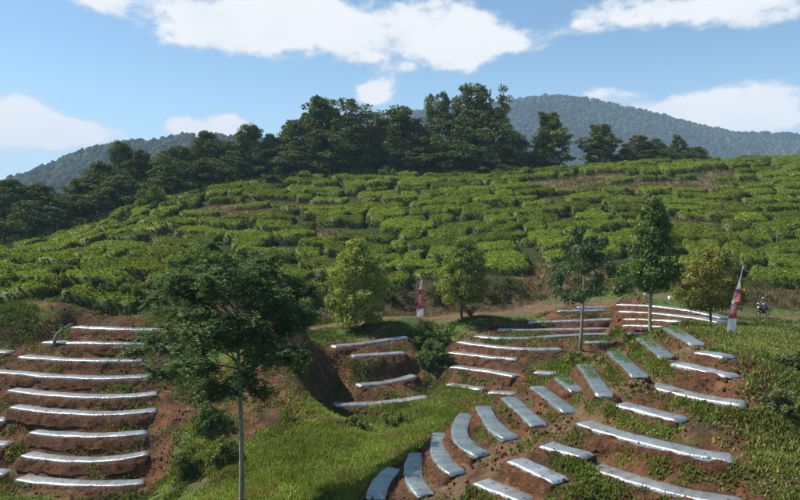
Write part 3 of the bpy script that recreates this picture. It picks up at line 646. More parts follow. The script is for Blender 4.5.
# forest behind the tea hill: a few meshes shared by many trees
FG = (.10, .138, .044)
def proto(seed, shape, cw, clear, ncl, cr, lv=64, base=FG, warm=(.12, .105, .04), tr=.35):
    return finish(*tree_mesh(seed, 18., cw, clear, shape, ncl, cr, lv, .55, base, .6, tr, warm), BARK_D, M_dark, 'forest_tree')
FT_ = dict(oval=proto(1, 'egg', 10.5, .05, 210, 1.1), dome=proto(2, 'dome', 13, .06, 240, 1.2), col=proto(3, 'rag', 6.8, .01, 190, .9, base=(.12, .17, .05)), open=proto(4, 'flat', 11, .58, 80, .95, 60, tr=.3), ragged=proto(5, 'rag', 9.5, .1, 180, .95, warm=(.15, .12, .05)), cone=proto(6, 'cone', 9, .06, 190, .95), dome2=proto(7, 'dome', 11, .03, 210, 1.1, base=(.088, .128, .042)), brown=proto(8, 'rag', 9.5, .08, 180, .95, base=(.14, .12, .05)))
PW = dict(oval=10.5, dome=13, col=6.8, open=11, ragged=9.5, cone=9, dome2=11, brown=9.5)
fill = 'dark broadleaf tree standing in the dense forest row behind the tea hill'
FOREST = [  # px, top py, width px, distance, kind, label
 (8, 180, 62, 108, 'dome', None), (42, 184, 55, 112, 'oval', 'round dark tree at the right end of the low far left clump'), (-22, 178, 60, 110, 'dome2', None), (28, 200, 45, 104, 'dome2', None), (62, 214, 40, 110, 'dome2', None),
 (88, 178, 50, 122, 'ragged', None), (104, 162, 46, 124, 'oval', None), (121, 141, 34, 128, 'ragged', 'tall slender ragged tree standing up above the left forest'), (118, 176, 60, 121, 'dome', None), (146, 151, 40, 130, 'cone', None), (140, 185, 46, 121, 'dome2', None),
 (163, 158, 40, 130, 'ragged', None), (183, 146, 54, 128, 'dome', None), (176, 172, 52, 124, 'dome2', None), (208, 132, 44, 134, 'oval', 'tallest round headed tree left of the slender forest pair'), (212, 158, 50, 128, 'dome', None), (232, 150, 40, 132, 'dome2', None),
 (247, 124, 34, 136, 'ragged', 'slender feathery forest tree left of the central tall group'), (266, 134, 28, 136, 'cone', 'narrow pointed forest tree beside the feathery one'), (282, 138, 40, 138, 'oval', None), (298, 120, 46, 138, 'dome', None), (300, 146, 50, 134, 'dome2', None),
 (325, 98, 50, 139, 'cone', 'tall pointed forest tree, highest of the left central group'), (322, 130, 56, 136, 'dome', None), (352, 100, 54, 140, 'open', 'tall forest tree with open branches spreading at the top'), (346, 118, 50, 137, 'oval', None), (366, 146, 40, 138, 'dome2', None),
 (397, 107, 52, 141, 'ragged', 'brownish ragged forest tree left of the tallest clump'), (388, 138, 44, 138, 'dome', None), (414, 122, 40, 140, 'brown', None), (418, 146, 44, 137, 'dome2', None),
 (437, 91, 27, 142, 'open', 'forest tree with two small umbrella tufts above the canopy'), (440, 112, 52, 140, 'dome', None), (466, 85, 46, 142, 'open', 'tallest forest tree with broad flat open crown top'), (472, 108, 56, 139, 'oval', None), (492, 95, 40, 141, 'open', None), (496, 118, 54, 138, 'dome', None), (458, 140, 56, 136, 'dome2', None), (511, 132, 34, 138, 'oval', None), (492, 145, 50, 135, 'dome', None),
 (133, 160, 36, 126, 'cone', None), (160, 166, 34, 126, 'ragged', None), (196, 148, 36, 131, 'cone', None), (226, 141, 34, 134, 'ragged', None), (258, 146, 32, 135, 'oval', None), (278, 148, 34, 136, 'ragged', None), (288, 131, 30, 139, 'cone', None), (312, 112, 34, 140, 'ragged', None), (338, 109, 34, 140, 'cone', None), (371, 128, 34, 140, 'ragged', None), (382, 122, 30, 141, 'cone', None), (406, 126, 34, 141, 'oval', None), (70, 196, 40, 118, 'ragged', None), (52, 206, 40, 108, 'oval', None),
 (548, 112, 34, 138, 'col', 'slim solitary tree standing right of the tall forest'), (540, 150, 26, 136, 'dome2', None), (598, 124, 31, 139, 'col', 'small columnar tree alone on the right ridge'),
 (637, 135, 30, 140, 'brown', 'brownish tree in the low clump on the right ridge'), (625, 148, 24, 138, 'dome2', None), (655, 139, 26, 141, 'oval', None), (652, 150, 26, 137, 'col', None), (680, 135, 24, 140, 'cone', 'pointed tree in the low clump on the right ridge'), (668, 148, 26, 138, 'dome', None), (694, 147, 32, 139, 'dome', 'rightmost low tree of the ridge clump')]
for k, (px, py, wp, D, kind, lab) in enumerate(FOREST):
    x = (px - 400) / F * D; g = float(H(x, D)[0]) - .2; top = CZ + (HY - py) / F * D; sz = (top - g) / 18.; sw = wp / F * D / PW[kind] * (1.25 if px < 530 else 1.1)
    tm, cm = FT_[kind]
    where = ('in the low clump at the far left', 'on the left flank of the forest', 'below the feathery slender forest tree', 'in the pointed central forest group', 'in the gap left of the tallest trees', 'under the tallest forest trees', 'in the small clump on the right ridge')[sum(px > q for q in (70, 170, 285, 372, 428, 530))]
    lb = lab or f"{'tall' if py < 128 else 'low' if py > 144 else 'mid height'} {dict(dome='broad', dome2='dense dark', oval='rounded', ragged='ragged', cone='pointed', brown='brownish', open='open topped', col='narrow')[kind]} forest tree {where}"
    place_tree('forest_tree', tm, cm, (x, D, g), k * 2.39, (sw, sw, sz), lb, 'tree', 'forest trees behind the tea hill' if px < 530 else 'trees on the right ridge')

# the single trees among the terraces
def single(name, px, basepy, D, toppy, wpx, label, bark, seed, **kw):
    p = W(px, basepy, D); g = float(H(p[0], D)[0]); h = CZ + (HY - toppy) / F * D - g; cw = wpx / F * D
    tm, cm = finish(*tree_mesh(seed, h, cw, **kw), bark, kw.get('lm', M_leaf) if False else M_leaf, name)
    return place_tree(name, tm, cm, (p[0], D, g), 0, (1, 1, 1), label)
single('roadside_tree', 357, 331, 55.6, 240, 58, 'yellow green egg shaped young tree at the edge of the dirt road', BARK_D, 21, clear=.15, shape='egg', nclump=210, cr=.52, leaves=80, ls=.22, base=(.25, .30, .06), var=.16, trunk_r=.11)
single('roadside_tree', 463, 321, 57.6, 238, 49, 'rounded olive green young tree standing over dry twigs by the road', BARK_D, 22, clear=.27, shape='egg', nclump=210, cr=.45, leaves=80, ls=.2, base=(.19, .24, .055), var=.14, trunk_r=.10)
single('slender_tree', 580, 342, 49.2, 227, 66, 'slender dark tree with pale trunk and sparse umbrella crown', BARK_P, 23, clear=.44, shape='dome', nclump=75, cr=.48, leaves=75, ls=.24, base=(.07, .115, .05), var=.5, trunk_r=.12)
single('pyramid_tree', 650, 333, 44, 197, 66, 'tall pyramid shaped green tree with pale trunk behind the knoll', BARK_P, 24, clear=.43, shape='tier', nclump=210, cr=.45, leaves=80, ls=.22, base=(.115, .175, .048), var=.45, trunk_r=.12)
single('bushy_tree', 710, 327, 45.5, 246, 56, 'yellowish bushy young tree left of the leaning banner', BARK_D, 25, clear=.3, shape='egg', nclump=130, cr=.46, leaves=80, ls=.2, base=(.22, .225, .05), var=.45, trunk_r=.09, warm=(.26, .22, .05))

# foreground tree with feathery compound leaves
def feather_tree():
    rg = np.random.default_rng(77); D = 27.5; x0 = (241 - 400) / F * D; g = float(H(x0, D)[0]); top = CZ + (HY - 258) / F * D; h = top - g
    z = np.linspace(0, h, 14); wx = .05 * np.sin(z * .5) - .012 * z; TP = np.stack([wx, .04 * np.sin(z * .7), z], 1); TP[0, 2] = -.5
    t_ = MB(); t_.tube(TP, 0.095 * (1 - z / h) ** .75 + .018, 9, BARK_P)
    V = MB(); tips = []
    zb0 = CZ + (HY - 392) / F * D - g
    for i in range(40):
        t = i / 39; zb = zb0 + (h - zb0) * t * .96; a = i * 2.399 + rg.uniform(-.3, .3)
        if i < 5: ln = rg.uniform(.5, 1.5)
        else: ln = 4.25 * (np.clip(1.18 - t, 0, 1) ** .62) * rg.uniform(.72, 1.05) * (.75 + .25 * min(1, t * 4))
        dr = np.array([math.cos(a), math.sin(a), 0]); s0 = np.array([np.interp(zb, z, wx), 0, zb]); up = rg.uniform(.15, .85)
        u = np.linspace(0, 1, 6)[:, None]; P = s0 + dr * ln * u + np.array([0, 0, 1.]) * ln * (up * u - .3 * u * u) + np.cumsum(rg.normal(size=(6, 3)) * .04, 0) * (u > 0)
        t_.tube(P, np.linspace(.034, .01, 6) * (1.2 - .5 * t), 5, (.15, .13, .1))
        for q in np.linspace(.3, 1., max(3, int(ln * 2.3))):
            c = np.array([np.interp(q, u[:, 0], P[:, k]) for k in range(3)])
            if q < .98:
                sa = a + rg.choice([-1, 1]) * rg.uniform(.5, 1.1); l2 = rg.uniform(.35, .85); e = c + np.array([math.cos(sa) * l2, math.sin(sa) * l2, rg.uniform(-.3, .6)]); t_.tube([c, (c + e) / 2 + [0, 0, .03], e], [.012, .009, .006], 4, (.15, .13, .1)); tips.append(e)
            else: tips.append(c)
    tips += [np.array([np.interp(h, z, wx), 0, h - .05])]
    for c in tips:
        nf = rg.integers(13, 19)
        for j in range(nf):
            a = rg.uniform(0, 2 * math.pi); fl = rg.uniform(.42, .75); el_ = rg.uniform(-.55, 1.1); dh = np.array([math.cos(a), math.sin(a), 0])
            m = 8; u = np.linspace(.18, 1, m)[:, None]; P = c + dh * fl * u * math.cos(el_) + np.array([0, 0, 1.]) * (math.sin(el_) * fl * u - .32 * fl * u * u)
            sd = np.array([-dh[1], dh[0], 0]); tone = rg.uniform(.6, 1.35); cc = c3(.085, .142, .058) * tone
            for sg in (-1, 1):
                ax = sd * sg * .8 + dh * .55 + np.array([0, 0, -.3]); ax = np.broadcast_to(ax, (m, 3)) + rg.normal(size=(m, 3)) * .12
                V.leaves(P, np.broadcast_to([0, 0, 1.], (m, 3)) + rg.normal(size=(m, 3)) * .3, .20 * (1.05 - .35 * u[:, 0]), .072, rg, cc * rg.uniform(.8, 1.2, (m, 1)), ax, .05)
    r = empty('feathery_tree', (x0, D, g)); link('trunk', t_.mesh('trunk', M_bark, True), r); link('crown', V.mesh('crown', M_leaf), r)
    tag(r, 'tall feathery dark green tree with thin pale trunk in the left foreground', 'tree')
feather_tree()

# ------------------------------------------------------------------ shrubs one can pick out
def shrub(px, py, D, hpx, wpx, base, label, seed, ls=.2, n_=34, lv=70, group=None, warm=None):
    p = W(px, py, D); g = float(H(p[0], D)[0]); h = hpx / F * D; w = wpx / F * D; rg = np.random.default_rng(seed)
    t_ = MB(); V = MB(); C_ = []
    for i in range(n_):
        a = rg.uniform(0, 6.283); r = w / 2 * rg.uniform(0, 1) ** .7 * 1.1; zz = h * rg.uniform(.08, .95) * (1 - .45 * min(1, 2 * r / w) ** 2); e = np.array([r * math.cos(a), r * math.sin(a), zz]); C_.append(e)
        if i % 3 == 0: t_.tube([[e[0] * .1, e[1] * .1, -.15], e * [.6, .6, .5], e], [.03, .022, .008], 5, BARK_D)
    C_ = np.array(C_); ids = np.repeat(np.arange(n_), lv); m = len(ids); d = rg.normal(size=(m, 3)); d /= np.linalg.norm(d, axis=1, keepdims=True); rad = min(h, w) * .17
    P = C_[ids] + d * rad * rg.uniform(.3, 1, (m, 1)); P[:, 2] = np.maximum(P[:, 2], .03); cc = np.asarray(base) * (rg.uniform(.7, 1.3, n_)[ids][:, None]) * rg.uniform(.7, 1.3, (m, 1))
    V.leaves(P, d * .5 + rg.normal(size=(m, 3)) * .5 + [0, 0, .4], ls * rg.uniform(.6, 1.3, m), ls * .5, rg, cc)
    r = empty('shrub', (p[0], D, g)); link('stems', t_.mesh('stems', M_bark), r); link('foliage', V.mesh('foliage', M_weed), r); tag(r, label, 'shrub', group)
DG = (.10, .15, .045); YG = (.18, .21, .05); MG = (.14, .19, .048)
shrub(72, 275, 60, 16, 16, DG, 'dark round shrub rising from the tea at far left', 31, .25)
shrub(152, 208, 108, 24, 26, MG, 'leafy shrub at the left tea crest below the forest', 32, .4)
shrub(125, 222, 96, 20, 22, YG, 'yellow green shrub at the forest foot on the left slope', 33, .4)
shrub(305, 182, 123, 12, 20, YG, 'low olive shrub on the central ridge line', 34, .4); shrub(270, 186, 118, 13, 24, (.10, .11, .03), 'straggly olive shrub left on the ridge line', 35, .4)
shrub(387, 180, 127, 14, 16, DG, 'small dark shrub against the forest foot', 36, .4); shrub(500, 178, 127, 9, 12, MG, 'small round shrub at the foot of the tallest trees', 37, .4)
shrub(100, 300, 54, 26, 30, (.075, .10, .03), 'weedy bush on the bank above the left terraces', 38, .22); shrub(48, 302, 53, 22, 30, YG, 'yellowish bush on the bank at far left', 39, .22); shrub(10, 300, 53, 30, 26, YG, 'tall yellow green bush at the left picture edge', 40, .22)
shrub(133, 303, 54, 24, 24, MG, 'green bush where the left bank meets the feathery tree', 41, .22)
shrub(210, 430, 38.5, 26, 34, DG, 'dark leafy bush left of the pale foreground trunk', 42, .16, 40, 80); shrub(225, 460, 35, 24, 30, MG, 'green leafy bush against the foreground trunk base', 43, .16, 40, 80); shrub(205, 395, 43, 22, 26, DG, 'dark bush under the feathery crown', 44, .18)
shrub(190, 470, 35, 24, 34, (.09, .12, .03), 'pale weedy bush at the foot of the left terraces', 45, .14, 36, 80)
shrub(430, 350, 54.5, 26, 44, MG, 'large green bush overhanging the shaded hollow', 46, .2, 50, 80); shrub(432, 376, 50.5, 26, 28, DG, 'dark bush in the shade beside the bright beds', 47, .2, 40, 80)
shrub(395, 418, 42.5, 14, 30, MG, 'low green mound of weeds in the valley grass', 48, .14); shrub(355, 425, 40.5, 12, 26, MG, 'small weed mound left in the valley grass', 49, .14)
shrub(340, 300, 66.5, 18, 22, (.05, .08, .04), 'bluish bush beside the yellow green roadside tree', 50, .22)
shrub(575, 350, 47.8, 12, 18, YG, 'bright green weed clump at the foot of the slender tree', 51, .12); shrub(778, 420, 23.6, 24, 40, (.13, .15, .065), 'greyish green bush on the right bank', 52, .12, 44, 90); shrub(798, 372, 27.5, 20, 34, (.12, .14, .065), 'grey green bush at the right picture edge above the beds', 53, .13, 44, 90)
shrub(300, 398, 44.5, 22, 22, MG, 'green bush on the red bank of the gully', 54, .17, 36, 80); shrub(250, 365, 47, 20, 30, DG, 'dark bush behind the feathery crown', 55, .18)

for k, (px, py, D) in enumerate(((322, 306, 64.8), (378, 304, 65.2), (398, 306, 65), (438, 303, 65), (490, 302, 65), (508, 300, 65.3))):
    shrub(px, py, D, 15 + 3 * (k % 2), 22 + 4 * (k % 3), ((.085, .09, .035), (.11, .09, .045), (.06, .085, .03))[k % 3], f'scrubby bush on the earth bank behind the road, {ORD[k]} from the left', 80 + k, .16, 30, 50, 'scrub on the road bank')
# ------------------------------------------------------------------ weeds, grass, twigs: uncountable cover
def inframe(x, y, z, mx=30):
    px = 400 + x / y * F; py = HY + (CZ - z) / y * F; return (px > -90) & (px < 900) & (py < 520 + mx)
def sample(n_, x0, x1, y0, y1, dens, seed):
    rg = np.random.default_rng(seed); x = rg.uniform(x0, x1, n_); y = rg.uniform(y0, y1, n_); k = inframe(x, y, H(x, y)) & (rg.random(n_) < dens(x, y)); return x[k], y[k], rg
def cover(name, label, x, y, rg, hgt, wid, blades, cfun, mat=None, spread=.12):
    n_ = len(x); z = H(x, y); ids = np.repeat(np.arange(n_), blades); m = len(ids); a = rg.uniform(0, 6.283, m); h = hgt * (1 + .7 * fnoise(x * .8, y * .8, 15, 3))[ids] * rg.uniform(.5, 1.4, n_)[ids] * rg.uniform(.6, 1.2, m)
    ax = np.stack([np.cos(a) * .6, np.sin(a) * .6, rg.uniform(.35, 1.3, m)], 1); P = np.stack([x[ids] + rg.normal(size=m) * spread, y[ids] + rg.normal(size=m) * spread, z[ids] - .02], 1)
    P[:, 2] = H(P[:, 0], P[:, 1]) - .02
    nr = np.stack([-np.cos(a), -np.sin(a), .5 + 0 * a], 1) + rg.normal(size=(m, 3)) * .25
    V = MB(); V.leaves(P, nr, h, wid * rg.uniform(.6, 1.4, m), rg, np.clip(cfun(x, y, rg)[ids] * rg.uniform(.7, 1.3, (m, 1)), .004, 1), ax, .05)
    o = link(name, V.mesh(name, mat or M_weed)); tag(o, label, name.replace('_', ' '), kind='stuff')
VAL = [(305, 462, 34, 3.6, 4.6), (360, 430, 39, 3.2, 4.2), (420, 415, 42, 3, 4), (270, 490, 31, 3, 4), (330, 490, 30, 3.5, 4), (450, 405, 43.5, 2.5, 3), (390, 455, 34, 2.4, 5)]
blk = lambda x, y: (gi(bd, x, y) > .62) & (pdist(ROADP, x, y) > 2.2)
def valm(x, y): return np.clip(blob(VAL, x, y) * 2.5 + .3 * fnoise(x * .6, y * .6, 5, 2), 0, 1)
x, y, rg = sample(68000, -15, 8, 26, 47, lambda x, y: valm(x, y) * blk(x, y) * np.clip(.85 + 1.1 * fnoise(x * .9, y * .9, 44, 3), .12, 1), 61)
cover('valley_grass', 'bright green grass covering the valley floor', x, y, rg, .24, .062, 6, lambda x, y, rg: (c3(.19, .245, .055) + (c3(.24, .21, .08) - c3(.19, .245, .055)) * sstep(.1, .5, fnoise(x * .7, y * .7, 23, 3))[:, None]) * (1 + .6 * fnoise(x * .6, y * .6, 3, 4)[:, None]) + c3(.03, .02, .0) * (rg.random((len(x), 1)) < .2))
def wdens(x, y):
    nz = fnoise(x * .45, y * .45, 13, 3) + .35 * fnoise(x * 1.6, y * 1.6, 4, 2); d = sstep(-.12, .32, nz)
    b_ = gi(bd, x, y); d = np.where(b_ < 1.25, d * .6, d); d = d * blk(x, y) * (pdist(FT, x, y) > .55) * (1 - .85 * sstep(.3, .7, blob(RED, x, y))) * (1 - valm(x, y)) * (y < np.where((x > -12) & (x < 12), tea_e(x) - 3.4, tea_e(x) + 1))
    return d
x, y, rg = sample(150000, -30, 34, 17, 68, wdens, 62)
cover('weeds', 'mixed green weeds on the banks and between the beds', x, y, rg, .2, .072, 8, lambda x, y, rg: (c3(.08, .12, .026) + (c3(.16, .165, .05) - c3(.08, .12, .026)) * sstep(-.2, .5, fnoise(x * .3, y * .3, 8, 3))[:, None]) * rg.uniform(.7, 1.3, (len(x), 1)))
# lush strips of weeds between the near beds and on the right bank
STR = [(690, 415, 24.2, 2.6, .55), (640, 430, 24.2, 2.2, .5), (700, 425, 23.3, 2, .5), (640, 462, 23.4, 2.8, .45), (700, 470, 21.4, 2.5, .6), (580, 485, 22.2, 1.8, .6), (670, 376, 27.4, 1, .6), (545, 500, 21.3, 2, .6), (610, 420, 25.4, .7, .6), (60, 448, 37.7, 4, .4), (80, 472, 36.2, 3.5, .45), (120, 425, 39.2, 3, .35), (620, 392, 27.5, .8, 1.5), (650, 362, 29.5, .8, 1.2), (590, 395, 28.5, .5, 1.6), (525, 355, 49.5, 1.2, .7), (600, 362, 47, 2, .8), (555, 366, 47.3, 1.6, .7)]
RB = [(860, 370, 29, 4, 5), (880, 440, 23, 4, 4), (780, 345, 33, 3, 3), (790, 380, 27, 2.2, 3.5), (785, 430, 23, 2., 3), (775, 470, 20.6, 2., 2.5), (760, 490, 19.8, 1.6, 1.5), (720, 330, 36.5, 3, 1.6), (745, 345, 31, 1.4, 3), (760, 360, 29, 1.3, 2)]
def sdens(x, y): return np.clip(np.maximum(blob(STR, x, y), blob(RB, x, y)) * 1.7 + 1.1 * fnoise(x * .9, y * .9, 6, 3), 0, 1) * (gi(bd, x, y) > .5) * (1 - .8 * sstep(.35, .8, blob(RED, x, y)))
x, y, rg = sample(135000, -24, 20, 17, 52, sdens, 63)
cover('lush_weeds', 'lush bright weeds in strips between the near beds and on the right bank', x, y, rg, .16, .06, 8, lambda x, y, rg: (c3(.14, .2, .04) + (c3(.21, .2, .075) - c3(.14, .2, .04)) * np.clip(blob(RB, x, y) * 1.5, 0, 1)[:, None] * rg.random((len(x), 1))) * (1 + .45 * fnoise(x * .6, y * .6, 3, 3)[:, None]) + c3(.07, .035, .0) * (rg.random((len(x), 1)) < .15))
# dry stalks on the bank under the tea, leaf litter on dry patches
def ddens(x, y): return np.clip(np.where((y > tea_e(x) - 5) & (y < tea_e(x) + 1.) & (pdist(ROADP, x, y) > 2.), .8, 0) * (x < 45) * np.where(x < -14, .15, 1) + np.clip(blob(DRY, x, y), 0, 1) * .9, 0, 1)
x, y, rg = sample(110000, -60, 75, 44, 122, ddens, 64)
cover('dry_stalks', 'dry brown stalks and prunings on the bank and bare tea patches', x, y, rg, .5, .06, 5, lambda x, y, rg: np.where(rg.random((len(x), 1)) < .4, c3(.10, .115, .035), c3(.19, .14, .085)) * rg.uniform(.5, 1.3, (len(x), 1)), spread=.2)
# undergrowth at the forest foot
def udens(x, y): return np.clip((y > tea_r(x) + 1.5) & (y < tea_r(x) + 14) & (x < 20), 0, 1).astype(float)
x, y, rg = sample(34000, -80, 80, 80, 148, udens, 65)
cover('undergrowth', 'dark undergrowth along the foot of the forest', x, y, rg, 1.3, .42, 7, lambda x, y, rg: (c3(.05, .08, .022) + c3(.03, .025, .005) * fnoise(x * .2, y * .2, 2, 2)[:, None]) * rg.uniform(.7, 1.4, (len(x), 1)), M_dark, .7)
# clods of earth round the beds
def cdens(x, y): b_ = gi(bd, x, y); return ((b_ > .42) & (b_ < 2.2)) * np.clip(.35 + fnoise(x * .8, y * .8, 71, 2), .05, 1)
x, y, rg = sample(90000, -26, 20, 17, 60, cdens, 67); x = x[:22000]; y = y[:22000]; nn = len(x); r = .028 + .07 * rg.random(nn) ** 3
S = np.array([[1, 0, 0], [-1, 0, 0], [0, 1, 0], [0, -1, 0], [0, 0, 1], [0, 0, -1.]]); T8 = np.array([[0, 2, 4], [2, 1, 4], [1, 3, 4], [3, 0, 4], [2, 0, 5], [1, 2, 5], [3, 1, 5], [0, 3, 5]])
V = S[None] * (r[:, None] * rg.uniform(.6, 1.4, (nn, 6)))[..., None] + np.stack([x, y, H(x, y) + r * .3], 1)[:, None] + rg.normal(size=(nn, 6, 3)) * r[:, None, None] * .25
tag(link('soil_clods', make_mesh('soil_clods', V.reshape(-1, 3), None, (T8[None] + np.arange(nn)[:, None, None] * 6).reshape(-1, 3), M_soil, np.repeat(np.clip(c3(.115, .052, .028) * rg.uniform(.5, 1.5, (nn, 1)), .02, 1), 6, 0), True)), 'red brown clods of earth strewn around the beds', 'soil clods', kind='stuff')
# young seedlings growing through the plastic of the upper crest beds
V = MB(); rg = np.random.default_rng(66)
for b in [b for b in BEDS if b['field'] == 'crest'][7:]:
    L = b['line']; k = rg.integers(0, len(L) // 2 + 2, 150); P = L[k] + np.c_[rg.normal(size=(150, 2)) * .16, np.full(150, .15)]; ids = np.repeat(np.arange(150), 5); m = len(ids); a = rg.uniform(0, 6.283, m)
    V.leaves(P[ids], np.c_[-np.cos(a), -np.sin(a), .6 + 0 * a], rg.uniform(.04, .1, m), .035, rg, c3(.13, .2, .05) * rg.uniform(.7, 1.4, (m, 1)), np.c_[np.cos(a), np.sin(a), rg.uniform(.2, 1, m)])
tag(link('crop_seedlings', V.mesh('crop_seedlings', M_weed)), 'green seedlings growing through the upper crest beds', 'seedlings', kind='stuff')

# ------------------------------------------------------------------ banners
def banner(px, py, D, hgt, wid, leanx, turn, label, seed):
    p = W(px, py, D); g = float(H(p[0], D)[0]); r = empty('banner', (p[0], D, g)); r.rotation_euler.z = turn
    u = np.linspace(0, 1, 16); bx = leanx * hgt * u ** 1.25; P = np.stack([bx, 0 * u, u * hgt], 1); P[0, 2] = -.3
    t_ = MB(); t_.tube(P, np.linspace(.022, .008, 16), 6, (.3, .26, .16)); link('pole', t_.mesh('pole', M_bark, True), r)
    nv, nu = 44, 7; v = np.linspace(.015, .985, nv); V = np.zeros((nv, nu, 3)); C_ = np.zeros((nv, nu, 3)); rg = np.random.default_rng(seed)
    for i, t in enumerate(v):
        w = wid * np.interp(t, [0, .2, .5, .7, .85, 1], [1, .98, .8, .55, .38, .04]); tw = .9 * math.sin(t * 5.2 + seed) * (t > .45) * (seed % 2)
        for j in range(nu):
            s = j / (nu - 1); off = -.02 - w * s if seed % 2 == 0 else .02 + w * (s - .55)
            V[i, j] = [np.interp(t, u, bx) + off * math.cos(tw), off * math.sin(tw) + .05 * math.sin(t * 14 + s * 3) * s - .03, t * hgt]
            white = c3(.78, .78, .8); red = c3(.5, .07, .10); pink = c3(.68, .45, .46)
            c = white if t < .24 else (red if t < .74 else white)
            if .3 < t < .62 and .2 < s < .7 and int(t * 60) % 3 != 0: c = pink
            if seed % 2 and .3 < t < .62 and s < .45: c = pink * 1.1
            if seed % 2 and t > .66: c = red if .74 < t < .84 and s > .4 else white
            C_[i, j] = c
    ii = np.arange(nv * nu).reshape(nv, nu); q = np.stack([ii[:-1, :-1], ii[:-1, 1:], ii[1:, 1:], ii[1:, :-1]], -1).reshape(-1, 4)
    link('cloth', make_mesh('cloth', V.reshape(-1, 3), q, None, M_cloth, C_.reshape(-1, 3), True), r); tag(r, label, 'banner')
banner(424, 314.5, 62.2, 3.4, .62, -.05, 0, 'red and white feather banner standing upright beside the dirt road', 2)
banner(730, 335, 34, 3.4, .42, .19, 0, 'leaning red and white feather banner at the top of the near knoll', 3)

# ------------------------------------------------------------------ motorcycle, rider, small things
def motorcycle(loc, rz, label, body_c):
    r = empty('motorcycle', loc); r.rotation_euler.z = rz; blackc = (.02, .02, .022); th = np.linspace(0, 2 * math.pi, 19)
    for xw in (-.62, .62):
        wv = MB(); wv.tube(np.stack([xw + .25 * np.cos(th), 0 * th, .29 + .25 * np.sin(th)], 1), .045, 7, blackc, False); w_ = link('wheel', wv.mesh('wheel', M_paint, True), r)
        rv = MB()
        for a in np.arange(6) / 6 * 2 * math.pi: rv.tube([[xw, 0, .29], [xw + .22 * math.cos(a), 0, .29 + .22 * math.sin(a)]], .012, 5, (.4, .4, .42))
        rv.tube([[xw, -.06, .29], [xw, .06, .29]], .05, 8, (.4, .4, .42)); link('rim', rv.mesh('rim', M_paint, True), w_)
    b_ = MB(); b_.ball((0, 0, .42), (.3, .13, .17), (.08, .08, .085)); b_.ball((.16, 0, .72), (.28, .14, .14), body_c); b_.ball((-.5, 0, .72), (.3, .11, .10), body_c); b_.tube([[.62, 0, .29], [.5, 0, .62], [.4, 0, .95]], .035, 7, (.1, .1, .1)); b_.tube([[-.62, 0, .29], [-.1, 0, .4]], .035, 7, (.1, .1, .1)); b_.ball((.52, 0, .82), (.12, .14, .15), body_c); link('body', b_.mesh('body', M_paint, True), r)
    s_ = MB(); s_.ball((-.28, 0, .80), (.4, .13, .07), blackc); link('seat', s_.mesh('seat', M_paint, True), r)
    h_ = MB(); h_.tube([[.3, -.36, 1.02], [.36, -.2, 1.04], [.4, 0, .98], [.36, .2, 1.04], [.3, .36, 1.02]], .018, 6, blackc); link('handlebar', h_.mesh('handlebar', M_paint, True), r)
    for s in (-1, 1): m_ = MB(); m_.ball((.36, s * .27, 1.2), (.02, .07, .05), (.8, .8, .8)); m_.tube([[.36, s * .25, 1.04], [.36, s * .27, 1.18]], .01, 5, blackc); link('mirror', m_.mesh('mirror', M_paint, True), r)
    l_ = MB(); l_.ball((.64, 0, .86), (.05, .09, .08), (.75, .75, .72)); link('headlight', l_.mesh('headlight', M_paint, True), r)
    e_ = MB(); e_.tube([[.1, -.14, .3], [-.3, -.16, .3], [-.75, -.16, .4]], [.025, .03, .045], 7, (.35, .35, .36)); link('exhaust', e_.mesh('exhaust', M_paint, True), r)
    tag(r, label, 'motorcycle'); return r
def rider(parent_loc, rz):
    me = bpy.data.meshes.new('person'); J = [(-.25, 0, .9), (-.2, 0, 1.12), (-.1, 0, 1.38), (-.06, 0, 1.5), (-.03, 0, 1.62)]
    E = [(0, 1), (1, 2), (2, 3), (3, 4)]; rad = [.15, .15, .16, .06, .085]
    for s in (-1, 1):
        n0 = len(J); J += [(-.1, s * .2, 1.40), (.06, s * .27, 1.18), (.3, s * .3, 1.06)]; rad += [.07, .052, .04]; E += [(2, n0), (n0, n0 + 1), (n0 + 1, n0 + 2)]
        n0 = len(J); J += [(-.2, s * .13, .86), (.18, s * .2, .74), (.06, s * .19, .36), (.2, s * .2, .3)]; rad += [.1, .075, .055, .045]; E += [(0, n0), (n0, n0 + 1), (n0 + 1, n0 + 2), (n0 + 2, n0 + 3)]
    me.from_pydata(J, E, []); o = link('person', me, None, parent_loc); o.rotation_euler.z = rz; o.scale = (.88,) * 3
    md = o.modifiers.new('skin', 'SKIN'); sv = me.skin_vertices[0].data
    for i, v in enumerate(sv): v.radius = (rad[i], rad[i]); v.use_root = (i == 0)
    sb = o.modifiers.new('sub', 'SUBSURF'); sb.levels = sb.render_levels = 1
    me.materials.append(prin('grey_jacket', .8, 0, .2, color=(.11, .11, .1)))
    hv = MB(); hv.ball((-.01, 0, 1.68), (.15, .135, .14), (.3, .3, .3)); hv.ball((.07, 0, 1.65), (.09, .1, .07), (.05, .05, .05)); link('helmet', hv.mesh('helmet', M_paint, True), o)
    tv = MB()
    for s in (-1, 1): tv.tube([[-.2, s * .13, .87], [.18, s * .2, .75], [.06, s * .19, .36]], [.125, .095, .075], 8, (.03, .035, .05))
    link('trousers', tv.mesh('trousers', M_paint, True), o); tag(o, 'person in a pale jacket and light helmet riding a motorcycle', 'person')
p = W(763, 317, 57.4); gl = (p[0], p[1], float(H(p[0], p[1])[0])); rzm = R(205)
motorcycle(gl, rzm, 'dark motorcycle carrying a rider along the road at right', (.03, .03, .04)).scale = (.88,) * 3; rider(gl, rzm)
p = W(693, 308, 57.5); motorcycle((p[0], p[1], float(H(p[0], p[1])[0])), R(-78), 'black and white motorcycle seen end on above the far right beds', (.5, .5, .5))
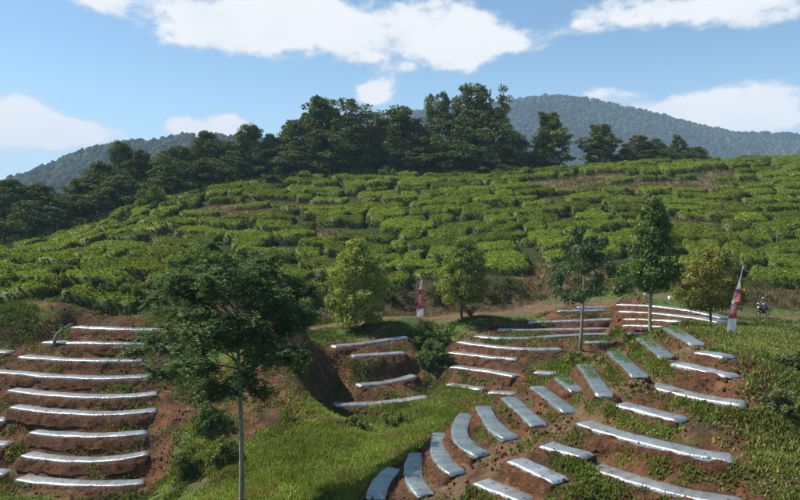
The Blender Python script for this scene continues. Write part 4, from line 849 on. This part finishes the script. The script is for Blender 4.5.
p = W(645, 303.5, 58.3); v = MB(); u = np.linspace(0, 1, 5); v.tube(np.stack([0 * u, 0 * u, -.2 + u * .98], 1), [.11, .11, .105, .105, .1], 10, (.75, .75, .75)); o = link('white_post', v.mesh('white_post', M_paint, True), None, (p[0], p[1], float(H(p[0], p[1])[0])))
v = MB(); v.ball((0, 0, .78), (.12, .12, .05), (.7, .7, .7)); link('cap', v.mesh('cap', M_paint, True), o); tag(o, 'short white post behind the pyramid tree trunk', 'post')
p = W(670, 305, 57.8); v = MB(); v.tube([[0, 0, 0], [0, 0, .2], [0, 0, .38]], [.13, .155, .18], 14, (.78, .78, .74)); o = link('bucket', v.mesh('bucket', M_paint, True), None, (p[0], p[1], float(H(p[0], p[1])[0])))
v = MB(); th = np.linspace(0, 2 * math.pi, 17); v.tube(np.stack([.18 * np.cos(th), .18 * np.sin(th), .38 + 0 * th], 1), .014, 6, (.7, .7, .68), False); link('rim', v.mesh('rim', M_paint, True), o)
v = MB(); th = np.linspace(0, math.pi, 9); v.tube(np.stack([.18 * np.cos(th), .03 + 0 * th, .38 + .1 * np.sin(th)], 1), .008, 5, (.5, .5, .5)); link('handle', v.mesh('handle', M_paint, True), o); tag(o, 'small white bucket on the soil above the far right beds', 'bucket')
# dead bent branch and dry twigs
p0 = W(54, 340, 46.2); g = float(H(p0[0], p0[1])[0]); v = MB()
u = np.array([(0, 0, -.2), (.05, 0, .45), (.15, .1, .85), (.45, .3, 1.15), (.85, .5, 1.45), (1.1, .6, 1.5)]); v.tube(u, [.13, .12, .13, .1, .08, .03], 7, (.17, .15, .12)); o = link('dead_branch', v.mesh('dead_branch', M_bark, True), None, (p0[0], p0[1], g))
v = MB(); v.tube([(.45, .3, 1.15), (.4, .2, 1.4), (.5, .1, 1.5)], [.06, .045, .02], 6, (.17, .15, .12)); v.tube([(.15, .1, .85), (-.15, .1, 1.05)], [.05, .02], 6, (.17, .15, .12)); link('twig', v.mesh('twig', M_bark, True), o); tag(o, 'bent pale dead branch at the top of the left terraces', 'branch')
p0 = W(470, 319, 59); g = float(H(p0[0], p0[1])[0]); v = MB(); rg = np.random.default_rng(9)
for i in range(60):
    a = rg.uniform(0, 6.283); l = rg.uniform(.8, 1.7); s = rg.uniform(.3, .95); e = np.array([math.cos(a) * l * s, math.sin(a) * l * s, l * .8]); v.tube([[0, 0, -.1], e * .5 + [0, 0, .12], e], [.02, .014, .005], 4, (.14, .11, .085))
o = link('dry_shrub', v.mesh('dry_shrub', M_bark), None, (p0[0], p0[1], g)); tag(o, 'leafless brown twiggy shrub under the rounded olive tree', 'shrub')
